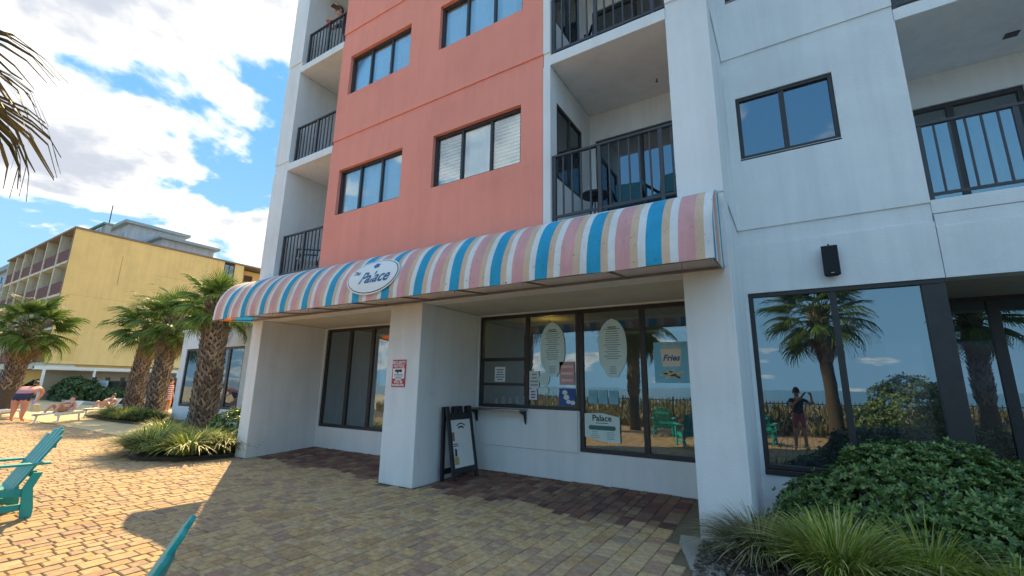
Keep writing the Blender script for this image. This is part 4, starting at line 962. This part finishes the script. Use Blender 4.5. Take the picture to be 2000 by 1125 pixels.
# ------------------------------------------------------------------ adirondack chairs
def make_chair(label):
    t = thing('adirondack_chair', label, 'chair', (0, 0, 0), 0, 'teal patio chairs')
    # faces local -Y; x across
    for k in range(6): lpart('seat_slat', MB().box(-.26, .26, -.28+k*.088, -.28+k*.088+.08, .375-.012*k+(.0 if k else -.01), .397-.012*k), TEAL, t, bevel=.005)
    for s in (-1, 1):
        x = s*.30
        b = MB().prism([(.30, 0), (.40, 0), (.40, .10), (.36, .33), (.42, .50), (.335, .50), (.27, .33)], lambda y, z, X=x: (X-.018, y, z), lambda y, z, X=x: (X+.018, y, z)); lpart('rear_leg', b, TEAL, t, bevel=.005)
        lpart('front_leg', MB().box(x-.018, x+.018, -.32, -.22, 0, .60), TEAL, t, bevel=.005)
        lpart('seat_rail', MB().bar((x-s*.037, -.31, .35), (x-s*.037, .36, .27), .03, .09), TEAL, t, bevel=.005)
        lpart('stretcher', MB().bar((x-s*.037, -.30, .14), (x-s*.037, .36, .12), .03, .07), TEAL, t, bevel=.005)
        lpart('armrest', MB().bar((x+s*.02, -.37, .615), (x+s*.02, .46, .60), .11, .026), TEAL, t, bevel=.006)
    for k in range(5):
        x = -.21+k*.105; top = (.90, .965, .99, .965, .90)[k]; y0, z0 = .20, .30; y1, z1 = .20+.36*(top-.30)/.66, top
        b = MB().bar((x, y0, z0), (x*1.13, y1, z1), .097, .024, (0, -1, .5)); lpart('back_slat', b, TEAL, t, bevel=.006)
    lpart('back_rail', MB().box(-.27, .27, .335, .375, .44, .52), TEAL, t, bevel=.005); lpart('back_rail', MB().box(-.24, .24, .475, .505, .76, .83), TEAL, t, bevel=.005)
    return t
spots = [(-8.12, 1.48, 0, 'teal adirondack chair at the left edge standing in the sun'), (-2.68, .62, -30, 'teal adirondack chair cut off by the bottom edge, only its back tip showing'),
         (-3.95, -1.7, -8, 'teal adirondack chair mirrored in the rightmost snack bar pane'), (-.95, -1.35, 6, 'teal adirondack chair mirrored beside the photographer'),
         (-9.25, .2, -35, 'teal adirondack chair outside the left edge, only an arm tip showing')]
ch0 = make_chair(spots[0][3])
for k, (x, y, a, lb_) in enumerate(spots):
    o = ch0 if k == 0 else copy_tree(ch0); o['label'] = lb_
    o.matrix_basis = Matrix.Translation((x, y, 0)) @ Matrix.Rotation(R(a), 4, 'Z')

# ------------------------------------------------------------------ balcony furniture
def bal_chair(label, loc, rz, m, group):
    t = thing('balcony_chair', label, 'chair', loc, rz, group)
    lpart('seat', MB().box(-.24, .24, -.24, .24, .40, .43), m, t, bevel=.01); lpart('backrest', MB().bar((0, .22, .43), (0, .36, .98), .48, .03, (0, -1, 0)), m, t, bevel=.01)
    for s in (-1, 1):
        lpart('leg', MB().tube([(s*.22, -.22, 0), (s*.22, -.22, .62)], .015, 6), BLACK, t); lpart('leg', MB().tube([(s*.22, .26, 0), (s*.22, .22, .42)], .015, 6), BLACK, t)
        lpart('armrest', MB().bar((s*.23, -.24, .63), (s*.23, .29, .66), .04, .025), BLACK, t)
    return t
CT = mat('chair_teal_sling', (.02, .13, .17), .7, .15, 20); CD = mat('chair_dark_sling', (.03, .035, .04), .7, .15, 20)
z2, z3 = SL[0], SL[1]
bal_chair('teal sling chair at the left side of the balcony door above the awning', (-1.95, 6.55, z2), R(10), CT, 'chairs on the balcony above the awning')
bal_chair('teal sling chair beside the pillar on the balcony above the awning', (-1.35, 6.5, z2), R(-12), CT, 'chairs on the balcony above the awning')
tb = thing('balcony_table', 'small round dark table on the balcony above the awning', 'table', (-2.4, 6.3, z2))
lpart('tabletop', MB().tube([(0, 0, .60), (0, 0, .63)], .22, 20), BLACK, tb)
for k in range(3): lpart('leg', MB().tube([(.03*math.cos(k*2.1), .03*math.sin(k*2.1), .60), (.17*math.cos(k*2.1), .17*math.sin(k*2.1), 0)], .014, 6), BLACK, tb)
bal_chair('dark sling chair on the upper middle balcony', (-2.2, 6.3, z3), R(35), CD, None)
bal_chair('dark chair beside the man on the top left balcony', (-8.75, 6.3, SL[2]), R(-10), CD, None)
bal_chair('dark chair on the second left balcony', (-8.75, 6.3, SL[1]), R(-10), CD, None)
wc = bal_chair('white folding chair behind the lowest left railing', (-9.45, 6.05, SL[0]), R(-40), PLASTIC_W, None)

# ------------------------------------------------------------------ loungers
def lounger(label, loc, rz, group):
    t = thing('sun_lounger', label, 'sun lounger', loc, rz, group)
    for k in range(9): lpart('slat', MB().box(-.30, .30, -.95+k*.125, -.95+k*.125+.105, .33, .352), PLASTIC_W, t, bevel=.006)
    lpart('backrest', MB().bar((0, .20, .35), (0, .84, .72), .6, .03, (0, -1, 1)), PLASTIC_W, t, bevel=.01)
    for s in (-1, 1):
        lpart('side_rail', MB().bar((s*.32, -1.0, .31), (s*.32, .95, .31), .045, .09), PLASTIC_W, t, bevel=.008)
        for y, dy in ((-.72, -.10), (.62, .10)): lpart('leg', MB().tube([(s*.32, y, .30), (s*.32, y+dy*.3, .12), (s*.32, y+dy, 0)], [.04, .032, .028], 6), PLASTIC_W, t)
    return t
GLN = 'white loungers by the pool'
lounger('white plastic lounger with a sunbather, right of the bending woman', (-23.9, 5.9, 0), R(52), GLN)
lounger('white plastic lounger with raised back left of the bending woman', (-26.6, 4.7, 0), R(-135), GLN)
lounger('white lounger farther back carrying the second sunbather', (-26.6, 8.0, 0), R(52), GLN)

# ------------------------------------------------------------------ people
def person(label, loc, rz, joints, edges, rad, paint, mats, extra=None, root='pelvis'):
    t = thing('person', label, 'person', loc, rz)
    names = list(joints); me = bpy.data.meshes.new('skeleton'); me.from_pydata([joints[n] for n in names], [(names.index(a), names.index(b)) for a, b in edges], [])
    o = bpy.data.objects.new('skeleton', me); COL.objects.link(o)
    o.modifiers.new('skin', 'SKIN'); sv = me.skin_vertices[0].data
    for i, n in enumerate(names): sv[i].radius = rad[n] if isinstance(rad[n], tuple) else (rad[n], rad[n]); sv[i].use_root = (n == root)
    s_ = o.modifiers.new('sub', 'SUBSURF'); s_.levels = 2; s_.render_levels = 2
    dgp = bpy.context.evaluated_depsgraph_get(); bme = bpy.data.meshes.new_from_object(o.evaluated_get(dgp)); bpy.data.objects.remove(o)
    bme.materials.clear()
    for m in mats: bme.materials.append(m)
    segs = [(a, b) for a, b in edges]
    for p in bme.polygons:
        c = p.center; best, bs = 9, None
        for a, b in segs:
            A, B = Vector(joints[a]), Vector(joints[b]); ab = B-A; u = max(0, min(1, (c-A).dot(ab)/max(ab.length_squared, 1e-6))); d = (c-A-ab*u).length
            if d < best: best, bs = d, (a, b, u)
        p.material_index = paint(bs, c); p.use_smooth = True
    bo = bpy.data.objects.new('body', bme); COL.objects.link(bo); bo.parent = t
    if extra: extra(t)
    return t
def fingers(J, E, Rd, hand, wrist, tag_, curl=Vector((0, 0, -1))):
    H, W_ = Vector(J[hand]), Vector(J[wrist]); d = (H-W_).normalized(); sd = d.cross(curl).normalized()
    for k in range(4):
        a = H+sd*(k-1.5)*.022; n1, n2 = f'{tag_}f{k}a', f'{tag_}f{k}b'; ln = (.06, .07, .066, .052)[k]
        J[n1] = tuple(a+d*ln*.6+curl*.012); J[n2] = tuple(a+d*ln+curl*.04); E += [(hand, n1), (n1, n2)]; Rd[n1] = .0095; Rd[n2] = .007
    J[tag_+'t'] = tuple(W_+(H-W_)*.5+sd*.055+d*.02); E.append((wrist, tag_+'t')); Rd[tag_+'t'] = .010
def standing(h, lean=0, wide=1.0, armL=None, armR=None, stance=.11, headf=(0, 0, 0)):
    k = h/1.72; J = {}
    P = lambda x, y, z: (x*k, y*k, z*k)
    J['pelvis'] = P(0, 0, .95); J['waist'] = P(0, -.25*lean*.4, 1.08); J['chest'] = P(0, -lean*.28, 1.30); J['neck'] = P(0, -lean*.42, 1.46); J['skull'] = P(headf[0], -lean*.5-.015+headf[1], 1.56+headf[2]); J['crown'] = P(headf[0], -lean*.55+headf[1], 1.66+headf[2])
    Rd = {'pelvis': (.165*wide*k, .125*wide*k), 'waist': (.145*wide*k, .11*wide*k), 'chest': (.165*wide*k, .115*wide*k), 'neck': .052*k, 'skull': (.078*k, .092*k), 'crown': (.06*k, .07*k)}
    E = [('pelvis', 'waist'), ('waist', 'chest'), ('chest', 'neck'), ('neck', 'skull'), ('skull', 'crown')]
    for s, n in ((-1, 'L'), (1, 'R')):
        J['hip'+n] = P(s*.10*wide, 0, .88); J['knee'+n] = P(s*stance, -.03, .49); J['ankle'+n] = P(s*(stance+.01), .03, .09); J['toe'+n] = P(s*(stance+.03), -.14, .03)
        Rd['hip'+n] = .095*wide*k; Rd['knee'+n] = .062*wide*k; Rd['ankle'+n] = .042*k; Rd['toe'+n] = (.038*k, .026*k)
        E += [('pelvis', 'hip'+n), ('hip'+n, 'knee'+n), ('knee'+n, 'ankle'+n), ('ankle'+n, 'toe'+n)]
        J['sho'+n] = P(s*.185*wide, -lean*.34, 1.38); arm = (armL if s < 0 else armR) or [(s*.235, 0-lean*.3, 1.10), (s*.25, -.08-lean*.3, .86), (s*.25, -.10-lean*.3, .79)]
        for q, nm in enumerate(('elb', 'wri', 'han')): J[nm+n] = P(*arm[q])
        Rd['sho'+n] = .058*wide*k; Rd['elb'+n] = .042*wide*k; Rd['wri'+n] = .028*k; Rd['han'+n] = (.034*k, .020*k)
        E += [('chest', 'sho'+n), ('sho'+n, 'elb'+n), ('elb'+n, 'wri'+n), ('wri'+n, 'han'+n)]
        fingers(J, E, Rd, 'han'+n, 'wri'+n, n)
    return J, E, Rd
def face_hair(t, J, hair, k=1, cap=None, bun=False):
    s = Vector(J['skull'])+(Vector(J['crown'])-Vector(J['skull']))*.35
    hb_ = MB().ellipsoid((s.x, s.y+.022*k, s.z+.035*k), (.092*k, .10*k, .105*k), 14, 9)
    if bun: hb_.ellipsoid((s.x, s.y+.09*k, s.z+.10*k), (.055*k, .055*k, .055*k), 10, 7)
    lpart('hair', hb_, hair, t, smooth=True)
    for sx in (-1, 1):
        lpart('eye', MB().ellipsoid((s.x+sx*.032*k, s.y-.088*k, s.z-.01*k), (.013*k, .008*k, .009*k), 8, 5), mat('eye', (.03, .025, .02), .3), t)
        lpart('ear', MB().ellipsoid((s.x+sx*.088*k, s.y+.005*k, s.z-.02*k), (.014*k, .025*k, .034*k), 8, 5), SKIN, t)
    lpart('nose', MB().ellipsoid((s.x, s.y-.098*k, s.z-.035*k), (.014*k, .02*k, .022*k), 8, 5), SKIN, t)
    lpart('mouth', MB().ellipsoid((s.x, s.y-.090*k, s.z-.075*k), (.026*k, .008*k, .008*k), 8, 5), mat('lips', (.42, .14, .12), .5), t)
    if cap:
        c = MB().ellipsoid((s.x, s.y+.005*k, s.z+.075*k), (.10*k, .112*k, .075*k), 14, 7).box(s.x-.07*k, s.x+.07*k, s.y-.20*k, s.y-.08*k, s.z+.05*k, s.z+.062*k); lpart('cap', c, cap, t)
TORSO = ('pelvis', 'waist', 'chest')
def paint_std(top_sleeve, bottom_to):
    def f(bs, c):
        a, b, u = bs
        if a == 'chest' and b == 'neck': return 1 if u < .45 else 0
        if a in TORSO and (b in TORSO or b.startswith('sho')): return 1 if not (a == 'pelvis' and u < .25) else 2
        if b.startswith('hip'): return 2
        if a.startswith('hip'): return 2 if u < bottom_to else 0
        if a.startswith('knee'): return 2 if bottom_to > 1 and u < bottom_to-1 else 0
        if a.startswith('sho'): return 1 if u < top_sleeve else 0
        return 0
    return f
# photographer: both arms hold the phone up at the camera (the phone sits behind the lens)
J, E_, Rd = standing(1.68, 0, .95, armL=[(-.36, -.10, 1.24), (-.36, -.30, 1.53), (-.33, -.36, 1.58)], armR=[(.16, -.22, 1.20), (-.16, -.34, 1.50), (-.20, -.38, 1.57)])
# local -Y is forward (towards the hotel after a half turn)
def ph_extra(t): face_hair(t, J, HAIR, .97, None, True)
pt = person('photographer in black top and red shorts holding up a phone, seen mirrored', (-.02, -.62, 0), R(180), J, E_, Rd, paint_std(.55, .75), [SKIN, mat('black_top', (.02, .02, .022), .8, .2, 30), mat('red_shorts', (.50, .10, .14), .8, .15, 30)], ph_extra)
ph = thing('phone', 'dark phone held up by the photographer, seen mirrored', 'phone', (.02, -.16, 1.55))
MB().box(-.04, .04, -.185, -.176, 1.53, 1.68).build('case', BLACK, ph, bevel=.004); MB().box(-.036, .036, -.1875, -.186, 1.535, 1.675).build('screen', mat('phone_screen', (.02, .02, .03), .1), ph)
# man leaning on the top left railing
J2, E2, R2 = standing(1.62, .55, 1.05, armL=[(-.30, -.42, 1.14), (-.10, -.58, 1.06), (-.03, -.60, 1.06)], armR=[(.30, -.42, 1.14), (.10, -.58, 1.06), (.04, -.62, 1.08)], headf=(0, -.06, -.02))
CAPM = mat('cap_brown', (.12, .07, .05), .8, .1, 20)
person('man in cap and dark shirt leaning on the top left balcony railing', (-9.0, 6.18, SL[2]), R(-12), J2, E2, R2, paint_std(.6, .8), [SKIN, mat('plum_shirt', (.07, .05, .075), .85, .15, 30), mat('navy_shorts', (.03, .035, .07), .85, .15, 30)], lambda t: face_hair(t, J2, HAIR, 1.0, CAPM))
# bending woman seen from behind
J3, E3, R3 = standing(1.62, 1.0, 1.65, armL=[(-.36, -.58, 1.10), (-.22, -.72, .92), (-.18, -.75, .86)], armR=[(.38, -.55, 1.10), (.30, -.72, .90), (.26, -.76, .84)], stance=.15)
for nme, dz_, dy_ in (('waist', -.02, -.02), ('chest', -.10, -.16), ('neck', -.12, -.20), ('skull', -.13, -.24), ('crown', -.14, -.26), ('shoL', -.10, -.16), ('shoR', -.10, -.16)):
    q = J3[nme]; J3[nme] = (q[0], q[1]+dy_, q[2]+dz_)
R3['hipL'] = R3['hipR'] = .155; R3['pelvis'] = (.22, .20); R3['waist'] = (.22, .18); R3['kneeL'] = R3['kneeR'] = .095
SKINP = mat('sunned_skin', (.62, .27, .19), .55, .08, 6)
def paint3(bs, c):
    a, b, u = bs
    if a == 'pelvis' and b == 'waist': return 2 if u < .45 else 1
    if a in TORSO and b in TORSO: return 1
    if b.startswith('hip'): return 2
    if a.startswith('hip'): return 2 if u < .12 else 0
    if b.startswith('sho') or (a == 'chest' and b == 'neck'): return 1 if u < .3 else 0
    return 0
person('woman in pink striped top and dark swim bottoms bending over a lounger', (-25.0, 5.0, 0), R(232), J3, E3, R3, paint3, [SKINP, mat('pink_top', (.52, .24, .27), .85, .2, 14, stretch=(1, 1, 6)), mat('navy_swim', (.025, .025, .06), .7, .1, 20)], lambda t: face_hair(t, J3, mat('brown_hair', (.10, .07, .04), .6, .2, 20), .95, None, True))
# sunbathers lying on the loungers
def lying(label, loc, rz, knee):
    J, E, Rr = {}, [('pelvis', 'waist'), ('waist', 'chest'), ('chest', 'neck'), ('neck', 'skull'), ('skull', 'crown')], {}
    J.update(pelvis=(0, .10, .46), waist=(0, .24, .52), chest=(0, .46, .66), neck=(0, .60, .77), skull=(0, .70, .84), crown=(0, .79, .89))
    Rr.update(pelvis=(.15, .11), waist=(.14, .10), chest=(.16, .11), neck=.05, skull=(.08, .085), crown=.06)
    for s, n in ((-1, 'L'), (1, 'R')):
        J['hip'+n] = (s*.10, .02, .45); J['knee'+n] = (s*.12, -.36, .47+knee*(1 if n == 'R' else .8)); J['ankle'+n] = (s*.12, -.62-(.1 if n == 'L' else 0), .42); J['toe'+n] = (s*.13, -.74, .42)
        J['sho'+n] = (s*.18, .50, .70); J['elb'+n] = (s*.28, .30, .52); J['wri'+n] = (s*.26, .08, .47); J['han'+n] = (s*.25, .0, .46)
        Rr.update({'hip'+n: .09, 'knee'+n: .062, 'ankle'+n: .042, 'toe'+n: .03, 'sho'+n: .055, 'elb'+n: .04, 'wri'+n: .028, 'han'+n: .03})
        E += [('pelvis', 'hip'+n), ('hip'+n, 'knee'+n), ('knee'+n, 'ankle'+n), ('ankle'+n, 'toe'+n), ('chest', 'sho'+n), ('sho'+n, 'elb'+n), ('elb'+n, 'wri'+n), ('wri'+n, 'han'+n)]
        fingers(J, E, Rr, 'han'+n, 'wri'+n, n)
    def pf(bs, c):
        a, b, u = bs
        if a == 'pelvis' and (b == 'waist' and u < .3 or b.startswith('hip')): return 2
        return 1 if a == 'waist' and u > .6 else 0
    return person(label, loc, rz, J, E, Rr, pf, [SKIN, MATS['navy_swim'], MATS['navy_swim']], lambda t: lpart('hair', MB().ellipsoid((0, .76, .90), (.09, .09, .08), 12, 8), HAIR, t, smooth=True))
lying('sunbather with raised knees lying on the near white lounger', (-23.9, 5.9, -.02), R(52), .26)
lying('second sunbather lying farther back with bent knee', (-26.6, 8.0, -.02), R(52), .24)
J6, E6, R6 = standing(1.7, 0, 1.0)
def towel(t):
    b = MB(); n = 16
    for j in range(n+1):
        z = 1.42-.72*j/n
        for i in range(9):
            a = R(-100+200*i/8); b.v.append((.25*math.sin(a)*(1+.1*j/n), .17*math.cos(a)+.02, z-.10*(1+math.sin(a))*j/n))
    for j in range(n):
        for i in range(8): b.f.append((j*9+i, j*9+i+1, j*9+i+10, j*9+i+9)); b.m.append(j//1 % 2)
    lpart('striped_towel', b, [mat('towel_red', (.55, .03, .06), .9, .1, 20), mat('towel_white', (.8, .78, .78), .9, .05, 20)], t); face_hair(t, J6, HAIR)
person('person in orange shorts wrapped in a red and white striped towel', (-26.2, 10.3, .0), R(0)+R(180), J6, E6, R6, paint_std(.6, .8), [SKIN, MATS['towel_red'] if 'towel_red' in MATS else SKIN, mat('orange_shorts', (.75, .27, .04), .8, .1, 20)], towel)
bg_ = thing('beach_bag', 'pale bag with purple trim on the lounger beside the woman', 'bag', (-24.55, 5.35, .36))
lpart('body', MB().prism([(-.18, -.10), (.18, -.10), (.20, .10), (-.20, .10)], lambda a, c: (a*.8, c, 0), lambda a, c: (a, c, .28)), mat('bag_straw', (.62, .56, .36), .8, .2, 20), bg_); lpart('handle', MB().tube([(.14*math.cos(R(180*k/8)), -.08, .28+.14*math.sin(R(180*k/8))) for k in range(9)], .012, 6), mat('bag_trim', (.45, .2, .6), .7), bg_)

# ------------------------------------------------------------------ pool side, fence and far buildings
pr = tag(MB().tube([(-28.6, 10.2, 0), (-28.6, 10.2, .75), (-28.55, 10.25, .9), (-28.4, 10.4, .97), (-28.2, 10.6, .9), (-28.1, 10.7, .7), (-28.1, 10.7, 0)], .035, 8).build('pool_handrail', mat('chrome', (.75, .75, .75), .25, .05, 5, 0, 10, .7), smooth=True), 'bent white pool handrail between the two palm trunks', 'handrail')
tag(MB().box(-44, -29.5, 10.8, 11.2, -.01, .16).build('pool_coping', CONC, bevel=.02), 'low grey pool coping in front of the hedge', 'coping')
WOOD = mat('dark_wood', (.055, .048, .042), .85, .25, 6, .3, 20, stretch=(1, 1, .2))
pf_ = thing('pool_fence', 'dark wooden slat fence behind the hedge', 'fence', (-42, 13.2, 0))
MB().box(-58, -30, 13.18, 13.24, 1.38, 1.50).build('top_rail', WOOD, pf_); MB().box(-58, -30, 13.18, 13.24, .2, .3).build('bottom_rail', WOOD, pf_)
bo_ = MB().box(-.10, .10, -.012, .012, .05, 1.45).mesh('board', WOOD); ps_ = MB().box(-.11, .11, -.11, .11, 0, 1.75).mesh('post', WOOD)
for k in range(100):
    o = link('board', bo_, pf_); o.location = (-57.8+k*.28, 13.26, 0)
for k in range(11):
    o = link('post', ps_, pf_); o.location = (-57.9+k*2.79, 13.1, 0)
sn = card('pool_rules_sign', 'white lettered sign board on the dark pool fence', 'sign', -46.6, -43.3, 1.0, 1.5, 12.95, SIGNW, t=.02); bars(sn, -46.4, -43.5, 1.05, 1.46, 4, 12.95, mat('print_mid', (.4, .4, .42), .6), .4, .1, 6)

yb = thing('yellow_hotel', 'yellow five storey hotel block with balcony grid beyond the palms', 'building', (-57, 17, 0))
YW, YFY, ZB = -49.0, 10.6, 2.75
LV = [2.75, 5.5, 8.25, 11.0, 13.75]; BAYX = [-49.25, -52.7, -56.5, -60.2, -63.7, -66.6, -69.6]
CREAM = stucco('cream_concrete', (.62, .58, .46), .1); BRICKY = mat('balcony_maroon', (.12, .05, .055), .8, .3, 5)
MB().box(-49.3, YW, YFY, 22.15, ZB, 13.7).build('side_wall', YELLOW, yb)
MB().box(-49.3, YW, 23.2, 24.1, ZB, 13.7).build('side_wall', YELLOW, yb)
for k in range(4): MB().box(-49.28, YW-.02, 22.15, 23.2, LV[k], LV[k]+1.0).build('side_wall', YELLOW, yb)
for k in range(4):
    w_ = MB().box(-49.2, -49.1, 22.16, 23.19, LV[k]+1.0, LV[k+1]-.2).build('window', FRAME, yb)
    MB().box(-49.1, -49.09, 22.25, 22.62, LV[k]+1.1, LV[k+1]-.3).build('pane', GLASS_UP, w_); MB().box(-49.1, -49.09, 22.72, 23.1, LV[k]+1.1, LV[k+1]-.3).build('pane', GLASS_UP, w_)
MB().box(-48.999, -48.985, 13.9, 13.93, 9.6, 12.2).build('wall_crack', mat('crack_ochre', (.42, .26, .07), .9, .3, 4), yb)
for q_, z_ in ((16.2, 5.5), (12.0, 8.25), (18.0, 11.0)): MB().box(-48.999, -48.99, q_-1.6, q_+3.4, z_, z_+.02).build('wall_joint', mat('joint_ochre', (.60, .40, .15), .9, .2, 3), yb)
for q_, w_, z_, h_ in ((11.2, 1.0, 3.0, 1.9), (14.6, 2.6, 6.1, 1.4), (19.0, 1.6, 4.2, 2.3)): MB().box(-48.999, -48.992, q_, q_+w_, z_, z_+h_).build('paint_patch', stucco('patch_yellow_%d' % int(q_), (.78+.02*(w_ > 2), .53, .19+.05*(w_ > 1.5)), .05), yb)
MB().tube([(-48.93, 21.6, ZB), (-48.93, 21.6, 13.7)], .06, 6).build('downpipe', YELLOW, yb)
MB().box(-70, -49.31, 12.4, 22, .0, 13.6).build('block', YELLOW, yb); MB().box(-70, -50.6, 22.01, 30, .0, 13.6).build('block', YELLOW, yb)
MB().box(-70.2, -48.9, YFY-.1, 30, 13.71, 13.86).build('roof_slab', mat('roof_edge', (.25, .19, .15), .8), yb)
for k in range(4):
    MB().box(-69.8, -49.31, YFY+.02, 12.39, LV[k]-.12, LV[k]+.08).build('balcony_floor', CREAM, yb)
    MB().box(-50.58, -49.0, 24.11, 30, LV[k]-.15, LV[k]).build('walkway_floor', YELLOW, yb)
    g_ = MB().box(-49.1, -49.05, 24.12, 30, LV[k]+1.0, LV[k]+1.05).build('walkway_rail', BRICKY, yb)
    for q in range(20): MB().box(-49.09, -49.06, 24.3+q*.28, 24.33+q*.28, LV[k], LV[k]+1.0).build('baluster', BRICKY, g_)
    MB().box(-50.6, -50.55, 25.0, 25.9, LV[k], LV[k]+2.1).build('door', BRICKY, yb)
    for i in range(len(BAYX)-1):
        x1, x0 = BAYX[i]-.12, BAYX[i+1]+.12
        MB().box(x0, x1, YFY+.08, YFY+.14, LV[k]+.12, LV[k]+1.12).build('balcony_railing', BRICKY, yb)
        d_ = MB().box(x0+.4, x1-.4, 12.30, 12.38, LV[k]+.1, LV[k]+2.2).build('balcony_door', FRAME, yb)
        MB().box(x0+.5, x1-.5, 12.28, 12.299, LV[k]+.2, LV[k]+2.1).build('pane', GLASS_DK, d_)
for x in BAYX: MB().box(x-.12, x+.12, YFY, 12.38, ZB-.2, 13.7).build('fin_wall', CREAM, yb)
MB().box(-70, -48.6, YFY-.6, 12.3, ZB-.45, ZB-.13).build('canopy', CREAM, yb); MB().box(-48.99, -47.6, YFY-.6, 26, 2.25, 2.5).build('canopy', PLASTIC_W, yb)
for k in range(9): MB().box(-47.75, -47.6, YFY-.3+k*2.9, YFY-.15+k*2.9, 0, 2.25).build('canopy_post', PLASTIC_W, yb)
MB().box(-49.3, -49.01, YFY, 26, 0, 2.2).build('base_wall', mat('base_tan', (.36, .32, .26), .9, .1, 1), yb)
MB().box(-69.5, -50, 12.6, 13.0, 13.87, 14.9).build('parapet', mat('parapet_grey', (.34, .40, .42), .8, .15, 2), yb); MB().box(-69.6, -49.9, 12.4, 13.1, 14.91, 15.05).build('parapet_coping', mat('copper_green', (.16, .30, .27), .7, .15, 2), yb)
for k in range(5):
    w_ = MB().box(-66.5+k*3.6, -65.2+k*3.6, 12.52, 12.6, 14.0, 14.75).build('parapet_window', PLASTIC_W, yb); MB().box(-66.35+k*3.6, -65.35+k*3.6, 12.50, 12.519, 14.1, 14.65).build('pane', GLASS_DK, w_)
gt = thing('grey_tower', 'pale grey flat roofed block rising behind the yellow hotel', 'building', (-70, 22, 0))
GREY = stucco('grey_stucco', (.50, .52, .55), .1)
MB().box(-79.5, -72.2, 20.4, 27, 0, 21.6).build('wall', GREY, gt); MB().box(-80, -71.7, 19.9, 27.4, 21.61, 22.0).build('roof', MATS['parapet_grey'], gt)
MB().box(-72.19, -66.6, 22.4, 28.5, 0, 19.2).build('wall', GREY, gt); MB().box(-71.69, -66.0, 21.9, 29, 19.21, 19.55).build('roof', MATS['parapet_grey'], gt)
MB().tube([(-79.0, 20.2, 22), (-79.0, 20.2, 25.5)], .06, 6).build('antenna', BLACK, gt)
for k in range(2): MB().box(-78.5+k*3.2, -76.5+k*3.2, 20.33, 20.39, 19, 20.6).build('louvre', MATS['parapet_grey'], gt)
bt_ = thing('distant_hotel', 'pale blue grey hotel with many small balconies at far left', 'building', (-110, 20, 0))
MB().box(-135, -88, 15.4, 30, 0, 17.6).build('wall', GREY, bt_); MB().box(-135.5, -87.6, 15, 30, 17.61, 18.4).build('roof', MATS['parapet_grey'], bt_)
dm = MB().box(-1.1, 1.1, 0, .1, 0, 1.5).mesh('window', GLASS_DK); rm = MB().box(-1.4, 1.4, 0, .08, 0, .8).mesh('balcony_railing', GREY)
for i in range(13):
    for j in range(6):
        o = link('window', dm, bt_); o.location = (-90+-i*3.5, 15.28, 1.8+j*2.7); o = link('balcony_railing', rm, bt_); o.location = (-90-i*3.5, 14.9, 1.1+j*2.7)
